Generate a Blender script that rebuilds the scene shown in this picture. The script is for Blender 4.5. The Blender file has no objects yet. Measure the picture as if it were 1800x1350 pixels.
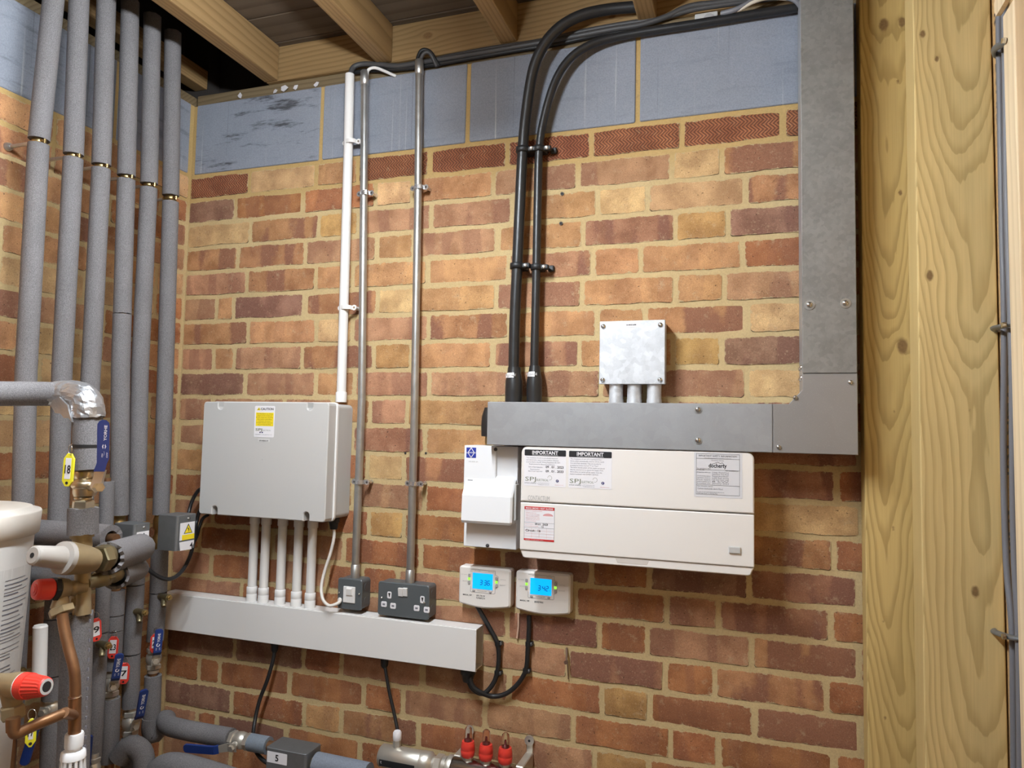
import bpy, bmesh, math, random
from mathutils import Vector, Matrix
R = random.Random(7)
C = bpy.context.scene.collection
scene = bpy.context.scene

# ---------------------------------------------------------------- camera, light, exposure
CX, CD, CZ = 1.63295, 1.70607, 1.54454          # camera: x from the left wall, distance from the brick wall, height
YAW, PITCH, ROLL, FPX = 0.327243, 1.635688, 0.0208405, 1250.0
ROT = Matrix.Rotation(YAW, 3, 'Z') @ Matrix.Rotation(PITCH, 3, 'X') @ Matrix.Rotation(ROLL, 3, 'Z')
cam_data = bpy.data.cameras.new('camera')
cam_data.sensor_width = 36.0
cam_data.lens = 36.0 * FPX / 1800.0
cam_data.clip_start = 0.02
cam = bpy.data.objects.new('camera', cam_data)
cam.matrix_world = Matrix.Translation((CX, -CD, CZ)) @ ROT.to_4x4()
C.objects.link(cam)
scene.camera = cam

world = bpy.data.worlds.new('world'); scene.world = world
world.use_nodes = True
world.node_tree.nodes['Background'].inputs[0].default_value = (1, .96, .9, 1)
world.node_tree.nodes['Background'].inputs[1].default_value = 0.02
LAMP_X, LAMP_D0, LAMP_D1, LAMP_Z = 0.98, 0.56, 1.40, 2.41
def area(name, loc, sx, sy, power, col, rot=(0, 0, 0)):
    l = bpy.data.lights.new(name, 'AREA'); l.shape = 'RECTANGLE'; l.size = sx; l.size_y = sy
    l.energy = power; l.color = col
    o = bpy.data.objects.new(name, l); o.location = loc; o.rotation_euler = rot; C.objects.link(o)
    return o
LAMP_GLOW = 104.0                                 # the batten's diffuser (built with its housing at the end) gives the light
area('batten_lamp_light', (LAMP_X, -(LAMP_D0 + LAMP_D1) / 2, LAMP_Z - .052), 0.05, LAMP_D1 - LAMP_D0, 9, (.89, .965, 1.03))
area('rear_fill_light', (1.15, -3.0, 2.50), 0.05, 1.1, 6, (.92, .98, 1.0))  # fill light added behind the camera, no known fitting there
scene.view_settings.view_transform = 'Standard'
scene.view_settings.look = 'None'
scene.view_settings.exposure = 0.58
scene.view_settings.gamma = 1.0
scene.view_settings.use_curve_mapping = False

# ---------------------------------------------------------------- pixel -> point on a real plane of the room (survey of the photograph)
def ray(px, py):
    return ROT @ Vector(((px - 900) / FPX, -(py - 675) / FPX, -1.0))
CAM = Vector((CX, -CD, CZ))
def at(px, py, d):            # on the plane d metres in front of the brick wall
    v = ray(px, py); return CAM + v * ((-d + CD) / v.y)
def atx(px, py, X):           # on the plane X metres from the left wall
    v = ray(px, py); return CAM + v * ((X - CX) / v.x)
def V(x, d, z): return Vector((x, -d, z))
def depth_of(v): return -(ROT.transposed() @ (v - CAM)).z

# ---------------------------------------------------------------- mesh builder
class MB:
    def __init__(s): s.v = []; s.f = []; s.m = []; s.sm = []
    def add(s, vs, fs, m=0, smooth=False):
        o = len(s.v); s.v += [Vector(v) for v in vs]
        for f in fs:
            s.f.append(tuple(i + o for i in f)); s.m.append(m); s.sm.append(smooth)
    def box(s, x0, x1, d0, d1, z0, z1, m=0):
        vs = [V(x, d, z) for z in (z0, z1) for d in (d0, d1) for x in (x0, x1)]
        s.add(vs, [(0, 1, 3, 2), (4, 6, 7, 5), (0, 4, 5, 1), (2, 3, 7, 6), (0, 2, 6, 4), (1, 5, 7, 3)], m)
    def rbox(s, x0, x1, d0, d1, z0, z1, r=.003, seg=2, m=0, M=None, smooth=True):
        bm = bmesh.new(); bmesh.ops.create_cube(bm, size=1)
        c = V((x0 + x1) / 2, (d0 + d1) / 2, (z0 + z1) / 2); d = Vector((x1 - x0, d1 - d0, z1 - z0))
        for v in bm.verts: v.co = Vector((v.co.x * d.x, v.co.y * d.y, v.co.z * d.z)) + c
        bmesh.ops.bevel(bm, geom=bm.edges[:], offset=min(r, min(d) * .49), segments=seg, profile=.5, affect='EDGES')
        s.bm(bm, m, M)
    def bm(s, bm, m=0, M=None, smooth=False):
        bm.verts.index_update()
        s.add([(M @ v.co if M else v.co) for v in bm.verts], [[v.index for v in f.verts] for f in bm.faces], m, smooth); bm.free()
    def frame(s, ax):
        ax = ax.normalized(); t = Vector((0, 0, 1)) if abs(ax.z) < .9 else Vector((1, 0, 0))
        u = ax.cross(t).normalized(); return u, ax.cross(u).normalized()
    def lathe(s, p0, p1, prof, n=16, m=0, caps=(True, True), smooth=True, ph=0.0, sharp=False):
        # prof: (t along p0->p1 in metres or 0..1 if t<=1 given as fraction, radius)
        p0 = Vector(p0); p1 = Vector(p1); ax = p1 - p0; u, w = s.frame(ax)
        rings = []
        for t, r in prof:
            c = p0 + ax * t
            rings.append([c + (u * math.cos(ph + 2 * math.pi * k / n) + w * math.sin(ph + 2 * math.pi * k / n)) * r for k in range(n)])
        if sharp or not smooth:
            for a, b in zip(rings, rings[1:]):
                s.add(a + b, [(k, (k + 1) % n, n + (k + 1) % n, n + k) for k in range(n)], m, smooth)
        else:
            vs = [p for r_ in rings for p in r_]
            fs = [(i * n + k, i * n + (k + 1) % n, (i + 1) * n + (k + 1) % n, (i + 1) * n + k) for i in range(len(rings) - 1) for k in range(n)]
            s.add(vs, fs, m, True)
        if caps[0] and prof[0][1] > 1e-5: s.add(rings[0], [tuple(range(n - 1, -1, -1))], m)
        if caps[1] and prof[-1][1] > 1e-5: s.add(rings[-1], [tuple(range(n))], m)
    def cyl(s, p0, p1, r0, r1=None, n=16, m=0, caps=(True, True), smooth=True, ph=0.0):
        s.lathe(p0, p1, [(0, r0), (1, r0 if r1 is None else r1)], n, m, caps, smooth, ph)
    def hexn(s, p0, p1, r, m=0):
        s.lathe(p0, p1, [(0, r * .9), (.12, r), (.88, r), (1, r * .9)], 6, m, smooth=False)
    def tube(s, pts, r, n=10, m=0, caps=True, flat=1.0):
        pts = [Vector(p) for p in pts]; k_ = len(pts); rings = []
        t0 = (pts[1] - pts[0]).normalized(); u, w = s.frame(t0)
        for i, p in enumerate(pts):
            t = (pts[min(i + 1, k_ - 1)] - pts[max(i - 1, 0)]).normalized()
            u = (u - t * u.dot(t)).normalized(); w = t.cross(u)
            rr = r[i] if isinstance(r, (list, tuple)) else r
            rings.append([p + (u * math.cos(2 * math.pi * k / n) + w * math.sin(2 * math.pi * k / n) * flat) * rr for k in range(n)])
        vs = [p for g in rings for p in g]
        fs = [(i * n + k, i * n + (k + 1) % n, (i + 1) * n + (k + 1) % n, (i + 1) * n + k) for i in range(k_ - 1) for k in range(n)]
        s.add(vs, fs, m, True)
        if caps:
            s.add(rings[0], [tuple(range(n - 1, -1, -1))], m); s.add(rings[-1], [tuple(range(n))], m)
    def hollow(s, p0, p1, ro, ri, n=20, m=0, mi=None, wob=0, seed=1):
        # open foam sleeve: outer skin, end ring, inner skin
        rr = random.Random(seed); p0 = Vector(p0); p1 = Vector(p1); ax = p1 - p0; u, w = s.frame(ax); an = ax.normalized()
        def ring(c, r, wb): return [c + (u * math.cos(2 * math.pi * k / n) + w * math.sin(2 * math.pi * k / n)) * r + an * (wb[k] if wb else 0) for k in range(n)]
        w0 = [rr.uniform(-wob, wob) for _ in range(n)]; w1 = [rr.uniform(-wob, wob) for _ in range(n)]
        A = ring(p0, ro, w0); B = ring(p1, ro, w1); A2 = ring(p0, ri, w0); B2 = ring(p1, ri, w1)
        s.add(A + B, [(k, (k + 1) % n, n + (k + 1) % n, n + k) for k in range(n)], m, True)
        s.add(A + A2, [(k + n, (k + 1) % n + n, (k + 1) % n, k) for k in range(n)], m)
        s.add(B + B2, [(k, (k + 1) % n, n + (k + 1) % n, n + k) for k in range(n)], m)
        s.add(A2 + B2, [(n + k, n + (k + 1) % n, (k + 1) % n, k) for k in range(n)], m if mi is None else mi, True)
    def prism(s, poly, fn, a, b, m=0, bev=0.0):
        # poly in (u,w); fn(u,w,h)->Vector ; extruded from h=a to h=b, optional chamfer at b
        n = len(poly)
        def inset(p, k):
            cx = sum(q[0] for q in p) / n; cy = sum(q[1] for q in p) / n; out = []
            for i in range(n):
                a0, b0, c0 = Vector(p[i - 1]), Vector(p[i]), Vector(p[(i + 1) % n])
                e1 = (b0 - a0); e2 = (c0 - b0); e1 = e1.normalized() if e1.length > 1e-9 else e2.normalized(); e2 = e2.normalized() if e2.length > 1e-9 else e1
                n1 = Vector((-e1.y, e1.x)); n2 = Vector((-e2.y, e2.x)); nn = n1 + n2
                nn = nn / max(nn.dot(n1), .5) if nn.length > 1e-6 else n1
                out.append(b0 + nn * k)
            return out
        P0 = [fn(u, w, a) for u, w in poly]
        if bev:
            sg = 1 if sum(poly[i - 1][0] * poly[i][1] - poly[i][0] * poly[i - 1][1] for i in range(n)) > 0 else -1
            hb = b - math.copysign(bev, b - a); P1 = [fn(u, w, hb) for u, w in poly]
            P2 = [fn(q[0], q[1], b) for q in inset(poly, bev * sg)]
            s.add(P0 + P1, [(i, (i + 1) % n, n + (i + 1) % n, n + i) for i in range(n)], m)
            s.add(P1 + P2, [(i, (i + 1) % n, n + (i + 1) % n, n + i) for i in range(n)], m)
        else:
            P2 = [fn(u, w, b) for u, w in poly]
            s.add(P0 + P2, [(i, (i + 1) % n, n + (i + 1) % n, n + i) for i in range(n)], m)
        s.add(P2, [tuple(range(n))], m); s.add(P0, [tuple(range(n - 1, -1, -1))], m)
    def text(s, txt, pos, h, ux=Vector((1, 0, 0)), uz=Vector((0, 0, 1)), m=0, align='l', w=None, bold=False):
        v, f = glyphs(txt, bold)
        if not v: return
        x0 = min(q[0] for q in v); x1 = max(q[0] for q in v)
        k = h / .70; kx = k if w is None else w / (x1 - x0)
        off = {'l': -x0, 'c': -(x0 + x1) / 2, 'r': -x1}[align]
        s.add([pos + ux * ((q[0] + off) * kx) + uz * (q[1] * k) for q in v], f, m)
    def build(s, name, mats, parent=None, kind=None, label=None):
        me = bpy.data.meshes.new(name)
        off = wloc(parent) if parent else Vector((0, 0, 0))
        me.from_pydata([v - off for v in s.v], [], s.f)
        for mt in (mats if isinstance(mats, (list, tuple)) else [mats]): me.materials.append(mt)
        me.polygons.foreach_set('material_index', s.m); me.polygons.foreach_set('use_smooth', s.sm)
        me.update()
        o = bpy.data.objects.new(name, me); C.objects.link(o)
        if parent: o.parent = parent
        if kind: o['kind'] = kind
        if label: o['label'] = label
        return o
_gl = {}
def glyphs(txt, bold=False):
    if (txt, bold) in _gl: return _gl[(txt, bold)]
    cu = bpy.data.curves.new('t', 'FONT'); cu.body = txt; cu.size = 1.0; cu.resolution_u = 2; cu.fill_mode = 'FRONT'
    if bold: cu.offset = .022
    ob = bpy.data.objects.new('t', cu); me = ob.to_mesh()
    r = ([tuple(v.co[:2]) for v in me.vertices], [tuple(p.vertices) for p in me.polygons])
    ob.to_mesh_clear(); bpy.data.objects.remove(ob); bpy.data.curves.remove(cu)
    _gl[(txt, bold)] = r; return r
def wloc(o):
    p = Vector((0, 0, 0))
    while o: p += o.location; o = o.parent
    return p
def tag(o, label, cat, group=None):
    o['label'] = label; o['category'] = cat
    if group: o['group'] = group
    return o
def thing(name, label, cat, loc=(0, 0, 0), group=None):
    o = bpy.data.objects.new(name, None); o.empty_display_size = .05; o.location = loc; C.objects.link(o)
    return tag(o, label, cat, group)
def smooth(pts, k=6):
    pts = [Vector(p) for p in pts]; out = []
    for i in range(len(pts) - 1):
        a, b, c, d = pts[max(i - 1, 0)], pts[i], pts[i + 1], pts[min(i + 2, len(pts) - 1)]
        for j in range(k):
            t = j / k
            out.append(.5 * ((2 * b) + (c - a) * t + (2 * a - 5 * b + 4 * c - d) * t * t + (3 * b - a - 3 * c + d) * t ** 3))
    return out + [pts[-1]]
def rrect(x0, x1, z0, z1, r, k=5):
    out = []
    for cx, cz, a in ((x1 - r, z0 + r, -90), (x1 - r, z1 - r, 0), (x0 + r, z1 - r, 90), (x0 + r, z0 + r, 180)):
        for j in range(k + 1):
            t = math.radians(a + 90 * j / k); out.append((cx + r * math.cos(t), cz + r * math.sin(t)))
    return out
def wallfn(u, w, h): return V(u, h, w)       # (x, z, distance from the brick wall)

# ---------------------------------------------------------------- materials
def newmat(name):
    m = bpy.data.materials.new(name); m.use_nodes = True
    return m, m.node_tree, m.node_tree.nodes['Principled BSDF']
def nd(t, typ, **kw):
    n = t.nodes.new(typ)
    for k, v in kw.items():
        if k.startswith('i_'):
            key = k[2:]; n.inputs[int(key) if key.isdigit() else key].default_value = v
        else: setattr(n, k, v)
    return n
def mth(t, op, a, b=None, c=None):
    n = t.nodes.new('ShaderNodeMath'); n.operation = op
    for i, q in enumerate((a, b, c)):
        if q is None: continue
        if isinstance(q, (int, float)): n.inputs[i].default_value = q
        else: t.links.new(q, n.inputs[i])
    return n.outputs[0]
def mixc(t, f, a, b, mode='MIX'):
    n = t.nodes.new('ShaderNodeMix'); n.data_type = 'RGBA'; n.blend_type = mode
    for s_, q in ((0, f), (6, a), (7, b)):
        if isinstance(q, (int, float)): n.inputs[s_].default_value = q
        elif isinstance(q, tuple): n.inputs[s_].default_value = q + (1,) if len(q) == 3 else q
        else: t.links.new(q, n.inputs[s_])
    return n.outputs[2]
def sstep(t, x, a, b):
    n = t.nodes.new('ShaderNodeMapRange'); n.interpolation_type = 'SMOOTHSTEP'
    n.inputs[1].default_value = a; n.inputs[2].default_value = b; t.links.new(x, n.inputs[0]); return n.outputs[0]
def noise(t, vec, scale, detail=3, rough=.55, dist=0.0):
    n = nd(t, 'ShaderNodeTexNoise', i_Scale=scale, i_Detail=detail, i_Roughness=rough, i_Distortion=dist)
    if vec is not None: t.links.new(vec, n.inputs['Vector'])
    return n.outputs['Fac']
def mapping(t, vec, scale=(1, 1, 1), loc=(0, 0, 0)):
    n = t.nodes.new('ShaderNodeMapping'); n.inputs['Scale'].default_value = scale; n.inputs['Location'].default_value = loc
    t.links.new(vec, n.inputs['Vector']); return n.outputs[0]
def geo(t): return t.nodes.new('ShaderNodeNewGeometry').outputs['Position']
def bump(t, b, h, strength=.3, dist=.002):
    n = nd(t, 'ShaderNodeBump', i_Strength=strength, i_Distance=dist); t.links.new(h, n.inputs['Height']); t.links.new(n.outputs[0], b.inputs['Normal'])
def plain(name, col, rough=.5, metal=0.0, nz=None, bmp=None, emit=None, spec=None):
    m, t, b = newmat(name); b.inputs['Roughness'].default_value = rough; b.inputs['Metallic'].default_value = metal
    b.inputs['Base Color'].default_value = (*col, 1)
    if spec is not None: b.inputs['Specular IOR Level'].default_value = spec
    if nz:
        sc, am = nz[:2]; f = noise(t, geo(t), sc, 4)
        c = mixc(t, f, tuple(q * (1 - am) for q in col), tuple(min(1, q * (1 + am)) for q in col)); t.links.new(c, b.inputs['Base Color'])
        r = nd(t, 'ShaderNodeMapRange', i_3=max(.03, rough - .08), i_4=min(1, rough + .1)); t.links.new(f, r.inputs[0]); t.links.new(r.outputs[0], b.inputs['Roughness'])
    if bmp:
        f2 = noise(t, geo(t), bmp[0], 3); bump(t, b, f2, bmp[1], bmp[2] if len(bmp) > 2 else .001)
    if emit:
        b.inputs['Emission Color'].default_value = (*emit[0], 1); b.inputs['Emission Strength'].default_value = emit[1]
    return m
def brickmat(name, scored=False):
    m, t, b = newmat(name); P = geo(t); oi = t.nodes.new('ShaderNodeObjectInfo')
    sep = nd(t, 'ShaderNodeSeparateXYZ'); t.links.new(P, sep.inputs[0])
    u = mth(t, 'SUBTRACT', sep.outputs[0], sep.outputs[1])          # along the wall on either wall
    rnd = mth(t, 'MULTIPLY', oi.outputs['Random'], 60.0)
    base = oi.outputs['Color']
    v0 = nd(t, 'ShaderNodeVectorMath', operation='ADD'); t.links.new(P, v0.inputs[0])
    cmb0 = nd(t, 'ShaderNodeCombineXYZ'); t.links.new(rnd, cmb0.inputs[0]); t.links.new(cmb0.outputs[0], v0.inputs[1])
    Q = v0.outputs[0]
    big = noise(t, Q, 14, 3); col = mixc(t, sstep(t, big, .3, .7), mixc(t, 1.0, base, (.72, .66, .63), 'MULTIPLY'), mixc(t, 1.0, base, (1.18, 1.18, 1.16), 'MULTIPLY'))
    # kiln bands: darker purple-brown patches lying across the brick
    cmb = nd(t, 'ShaderNodeCombineXYZ'); t.links.new(mth(t, 'ADD', mth(t, 'MULTIPLY', u, 15.0), rnd), cmb.inputs[0])
    t.links.new(mth(t, 'MULTIPLY', sep.outputs[2], 2.5), cmb.inputs[2])
    bn = noise(t, cmb.outputs[0], 1.0, 1.0, .4)
    wob = mth(t, 'MULTIPLY', mth(t, 'SUBTRACT', noise(t, Q, 90, 2), .5), .08)
    band = mth(t, 'MULTIPLY', sstep(t, mth(t, 'ADD', bn, wob), .49, .56), oi.outputs['Alpha'])
    col = mixc(t, band, col, mixc(t, .55, mixc(t, 1.0, base, (.66, .52, .52), 'MULTIPLY'), (.21, .105, .075)))
    lime = mth(t, 'MULTIPLY', sstep(t, noise(t, Q, 34, 6, .75), .55, .72), .55)
    col = mixc(t, lime, col, (.46, .34, .21))
    fine = noise(t, Q, 420, 3, .6)
    col = mixc(t, 1.0, col, mixc(t, fine, (.50, .48, .46), (1.44, 1.44, 1.44)), 'MULTIPLY')
    sand = sstep(t, noise(t, Q, 240, 3, .6), .60, .70); col = mixc(t, mth(t, 'MULTIPLY', sand, .28), col, (.58, .43, .27))
    pit = sstep(t, noise(t, Q, 170, 2, .5), .685, .73); col = mixc(t, mth(t, 'MULTIPLY', pit, .75), col, (.06, .03, .018))
    h = mth(t, 'ADD', mth(t, 'MULTIPLY', noise(t, Q, 130, 4, .65), 1.0), mth(t, 'MULTIPLY', pit, -1.0))
    st = .38
    if scored:
        row = mth(t, 'PINGPONG', sep.outputs[2], .0115)
        g = mth(t, 'FRACT', mth(t, 'MULTIPLY', mth(t, 'ADD', mth(t, 'ADD', u, mth(t, 'MULTIPLY', row, 1.05)), mth(t, 'MULTIPLY', mth(t, 'SUBTRACT', noise(t, Q, 60, 2), .5), .003)), 118.0))
        slot = mth(t, 'MULTIPLY', sstep(t, mth(t, 'ABSOLUTE', mth(t, 'SUBTRACT', g, .5)), .30, .16), 1.0)
        col = mixc(t, mth(t, 'MULTIPLY', slot, .72), col, (.075, .03, .02))
        h = mth(t, 'ADD', mth(t, 'MULTIPLY', h, .3), mth(t, 'MULTIPLY', slot, -2.0)); st = .7
    ar = nd(t, 'ShaderNodeAttribute', attribute_name='arris').outputs['Fac']; bd = nd(t, 'ShaderNodeAttribute', attribute_name='bed').outputs['Fac']
    rag = mth(t, 'SUBTRACT', noise(t, Q, 60, 5, .7), .5); smear = sstep(t, mth(t, 'ADD', ar, mth(t, 'MULTIPLY', rag, 2.2)), .84, 1.02)
    col = mixc(t, mth(t, 'MULTIPLY', smear, .92), col, mixc(t, fine, (.35, .26, .14), (.53, .41, .23)))
    crack = mth(t, 'MULTIPLY', sstep(t, mth(t, 'ADD', bd, mth(t, 'MULTIPLY', mth(t, 'SUBTRACT', noise(t, Q, 45, 4, .6), .5), .6)), .88, .97), sstep(t, noise(t, Q, 9, 2), .40, .48))
    col = mixc(t, mth(t, 'MULTIPLY', crack, .85), col, (.035, .02, .012))
    t.links.new(col, b.inputs['Base Color']); b.inputs['Roughness'].default_value = .88; b.inputs['Specular IOR Level'].default_value = .25
    bump(t, b, h, st, .0016)
    return m
def mortarmat():
    m, t, b = newmat('mortar'); P = geo(t)
    sep = nd(t, 'ShaderNodeSeparateXYZ'); t.links.new(P, sep.inputs[0])
    new = sstep(t, sep.outputs[2], 2.16, 2.24)                      # fresher ochre pointing round the blocks
    n1 = noise(t, P, 9, 4); n2 = noise(t, P, 260, 3, .6); n3 = noise(t, P, 40, 4, .6)
    old = mixc(t, n1, (.42, .305, .15), (.55, .42, .225))
    c = mixc(t, new, old, mixc(t, n1, (.39, .255, .10), (.49, .345, .15)))
    c = mixc(t, 1.0, c, mixc(t, n2, (.78, .78, .78), (1.2, 1.2, 1.2)), 'MULTIPLY')
    c = mixc(t, mth(t, 'MULTIPLY', sstep(t, n3, .62, .75), .4), c, (.22, .15, .09))
    t.links.new(c, b.inputs['Base Color']); b.inputs['Roughness'].default_value = .95; b.inputs['Specular IOR Level'].default_value = .15
    bump(t, b, mth(t, 'ADD', mth(t, 'MULTIPLY', n2, .5), n3), .4, .003); return m
def blockmat():
    m, t, b = newmat('aerated_block'); P = geo(t)
    sep = nd(t, 'ShaderNodeSeparateXYZ'); t.links.new(P, sep.inputs[0])
    oi = t.nodes.new('ShaderNodeObjectInfo'); ln = noise(t, mapping(t, P, (75, 75, 1.2)), 1, 2, .6)
    n1 = noise(t, P, 7, 4); n2 = noise(t, P, 330, 2)
    c = mixc(t, n1, (.205, .22, .258), (.275, .292, .34)); c = mixc(t, sstep(t, ln, .62, .75), c, (.40, .405, .42))
    c = mixc(t, mth(t, 'MULTIPLY', sstep(t, noise(t, mapping(t, P, (110, 110, 1.0)), 1, 1), .70, .78), .5), c, (.09, .09, .10))
    c = mixc(t, 1.0, c, mixc(t, n2, (.75, .75, .75), (1.2, 1.2, 1.2)), 'MULTIPLY')
    st = mth(t, 'MULTIPLY', sstep(t, noise(t, mapping(t, P, (5, 5, 30)), 1, 5, .7), .52, .66), oi.outputs['Alpha'])
    c = mixc(t, st, c, (.05, .05, .055))
    t.links.new(c, b.inputs['Base Color']); b.inputs['Roughness'].default_value = .92; b.inputs['Specular IOR Level'].default_value = .2
    bump(t, b, mth(t, 'ADD', n2, mth(t, 'MULTIPLY', ln, .8)), .35, .002); return m
def woodmat(name, c0, c1, axis='z', pith=(0, 0), slope=.02, freq=150, knots=(), plane='x', rough=.62, dark=(.16, .09, .035)):
    # growth rings about a slightly tilted pith, grain flowing round the knots
    m, t, b = newmat(name); P = geo(t)
    sep = nd(t, 'ShaderNodeSeparateXYZ'); t.links.new(P, sep.inputs[0])
    ax = {'x': 0, 'y': 1, 'z': 2}; L = sep.outputs[ax[axis]]
    oth = [a for a in 'xyz' if a != axis]; U = sep.outputs[ax[plane]]; W = sep.outputs[ax[[a for a in oth if a != plane][0]]]
    u = mth(t, 'SUBTRACT', U, pith[0]); core = None
    for (ku, kl, kr) in knots:
        du = mth(t, 'SUBTRACT', U, ku); dl = mth(t, 'MULTIPLY', mth(t, 'SUBTRACT', L, kl), .62)
        d2 = mth(t, 'ADD', mth(t, 'ADD', mth(t, 'MULTIPLY', du, du), mth(t, 'MULTIPLY', dl, dl)), 1e-5)
        u = mth(t, 'SUBTRACT', u, mth(t, 'MULTIPLY', du, mth(t, 'DIVIDE', kr * kr * 1.3, mth(t, 'ADD', d2, kr * kr * .35))))
        c_ = sstep(t, mth(t, 'ADD', mth(t, 'SQRT', d2), mth(t, 'MULTIPLY', mth(t, 'SUBTRACT', noise(t, P, 120, 2), .5), .004)), kr, kr * .55)
        core = c_ if core is None else mth(t, 'MAXIMUM', core, c_)
    w = mth(t, 'ADD', mth(t, 'SUBTRACT', W, pith[1]), mth(t, 'MULTIPLY', L, slope))
    w = mth(t, 'ADD', w, mth(t, 'MULTIPLY', mth(t, 'SUBTRACT', noise(t, mapping(t, P, tuple(1.6 if a == axis else 4 for a in 'xyz')), 1, 2), .5), .035))
    r = mth(t, 'SQRT', mth(t, 'ADD', mth(t, 'MULTIPLY', u, u), mth(t, 'MULTIPLY', w, w)))
    r = mth(t, 'ADD', r, mth(t, 'MULTIPLY', mth(t, 'SUBTRACT', noise(t, mapping(t, P, tuple(3 if a == axis else 22 for a in 'xyz')), 1, 3), .5), .006))
    fr = mth(t, 'FRACT', mth(t, 'MULTIPLY', r, freq))
    late = mth(t, 'MULTIPLY', sstep(t, fr, .35, .92), mth(t, 'SUBTRACT', 1.0, sstep(t, fr, .93, 1.0)))
    fib = noise(t, mapping(t, P, tuple(6 if a == axis else 340 for a in 'xyz')), 1, 3)
    big = noise(t, mapping(t, P, tuple(1.5 if a == axis else 9 for a in 'xyz')), 1, 3)
    c = mixc(t, sstep(t, big, .3, .7), c0, tuple(q * 1.18 for q in c0)); c = mixc(t, mth(t, 'MULTIPLY', late, .55), c, c1)
    c = mixc(t, 1.0, c, mixc(t, fib, (.86, .85, .84), (1.1, 1.1, 1.1)), 'MULTIPLY')
    if core is not None: c = mixc(t, mth(t, 'MULTIPLY', core, .92), c, mixc(t, noise(t, P, 200, 3), tuple(q * .6 for q in dark), tuple(q * 1.6 for q in dark)))
    t.links.new(c, b.inputs['Base Color']); b.inputs['Roughness'].default_value = rough; b.inputs['Specular IOR Level'].default_value = .3
    bump(t, b, mth(t, 'ADD', mth(t, 'MULTIPLY', late, .5), fib), .16, .001); return m
def galvmat(name, col, rough=.42, spangle=55, met=.85, con=.10):
    m, t, b = newmat(name); P = geo(t)
    vo = nd(t, 'ShaderNodeTexVoronoi', i_Scale=spangle); t.links.new(P, vo.inputs['Vector'])
    sp = nd(t, 'ShaderNodeSeparateColor'); t.links.new(vo.outputs['Color'], sp.inputs[0])
    n1 = noise(t, P, 18, 5, .65); n2 = noise(t, P, 500, 2); f = mth(t, 'ADD', mth(t, 'MULTIPLY', sp.outputs[0], .25), mth(t, 'MULTIPLY', n1, .75))
    c = mixc(t, sstep(t, f, .2, .8), tuple(q * (1 - con) for q in col), tuple(q * (1 + con * .6) for q in col))
    c = mixc(t, mth(t, 'MULTIPLY', sstep(t, n2, .62, .72), .25), c, tuple(min(1, q * 1.7) for q in col))
    t.links.new(c, b.inputs['Base Color']); b.inputs['Metallic'].default_value = met
    r = nd(t, 'ShaderNodeMapRange', i_3=rough - con * .6, i_4=rough + con * .8); t.links.new(f, r.inputs[0]); t.links.new(r.outputs[0], b.inputs['Roughness'])
    bump(t, b, n2, .06, .0006); return m
def foammat():
    m, t, b = newmat('grey_foam'); P = geo(t)
    n1 = noise(t, P, 560, 3, .6); n2 = noise(t, P, 10, 3); n3 = noise(t, P, 900, 1)
    c = mixc(t, n2, (.125, .118, .120), (.172, .162, .164)); c = mixc(t, 1.0, c, mixc(t, sstep(t, n1, .3, .7), (.72, .72, .72), (1.28, 1.28, 1.28)), 'MULTIPLY')
    t.links.new(c, b.inputs['Base Color']); b.inputs['Roughness'].default_value = .8; b.inputs['Specular IOR Level'].default_value = .3
    bump(t, b, mth(t, 'ADD', n1, mth(t, 'MULTIPLY', n3, .4)), .4, .0015); return m
def glassmat():
    m, t, b = newmat('clear_plastic'); b.inputs['Transmission Weight'].default_value = 1; b.inputs['Roughness'].default_value = .05; b.inputs['IOR'].default_value = 1.12
    b.inputs['Base Color'].default_value = (.95, .9, .86, 1); return m
BRICK = brickmat('fired_brick'); SCORED = brickmat('scored_brick', True); MORTAR = mortarmat(); BLOCK = blockmat(); FOAM = foammat(); CLEAR = glassmat()
WHITE = plain('white_plastic', (.72, .70, .68), .38); CREAM = plain('cream_enamel', (.74, .70, .66), .36, nz=(3, .015)); PURE = plain('white_enamel', (.76, .76, .77), .3)
GREYP = plain('light_grey_plastic', (.50, .49, .475), .42); DUSTW = plain('dusty_white_plastic', (.66, .62, .57), .55, nz=(20, .08))
BLACK = plain('black_pvc', (.016, .016, .017), .36, nz=(60, .2)); BLACKM = plain('black_rubber', (.010, .010, .011), .5); DGREY = plain('dark_grey_cable', (.055, .053, .054), .5); MGREY = plain('grey_cable', (.15, .15, .165), .5)
SLATE = plain('grey_enamel', (.085, .095, .10), .38, nz=(200, .06)); GALV = galvmat('galvanised_sheet', (.37, .375, .385), .48, met=.6, con=.07); GALVB = galvmat('galvanised_cast', (.58, .59, .61), .52, 90, .5, .2); GALVC = galvmat('galvanised_tube', (.46, .465, .46), .36, 70, .85); GALVD = galvmat('dull_zinc', (.23, .24, .25), .5, 40, .75)
STEEL = plain('bright_screw', (.62, .61, .59), .25, 1.0); CHROME = plain('nickel_plate', (.60, .565, .50), .34, .72, nz=(60, .08)); BRASS = plain('brass', (.42, .30, .13), .36, 1.0, nz=(40, .22), bmp=(200, .1)); BRASSD = plain('dull_brass', (.27, .225, .13), .45, .9, nz=(40, .25), bmp=(200, .15)); COPPER = plain('tarnished_copper', (.29, .155, .08), .46, .85, nz=(26, .4)); COPPERB = plain('bright_copper', (.8, .42, .2), .25, 1.0)
RED = plain('red_plastic', (.68, .045, .03), .38); BLUE = plain('blue_vinyl', (.012, .035, .17), .42); BLUEL = plain('blue_enamel', (.02, .04, .30), .4); YEL = plain('yellow_plastic', (.78, .70, .03), .4); YELS = plain('yellow_print', (.80, .62, .02), .5)
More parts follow.
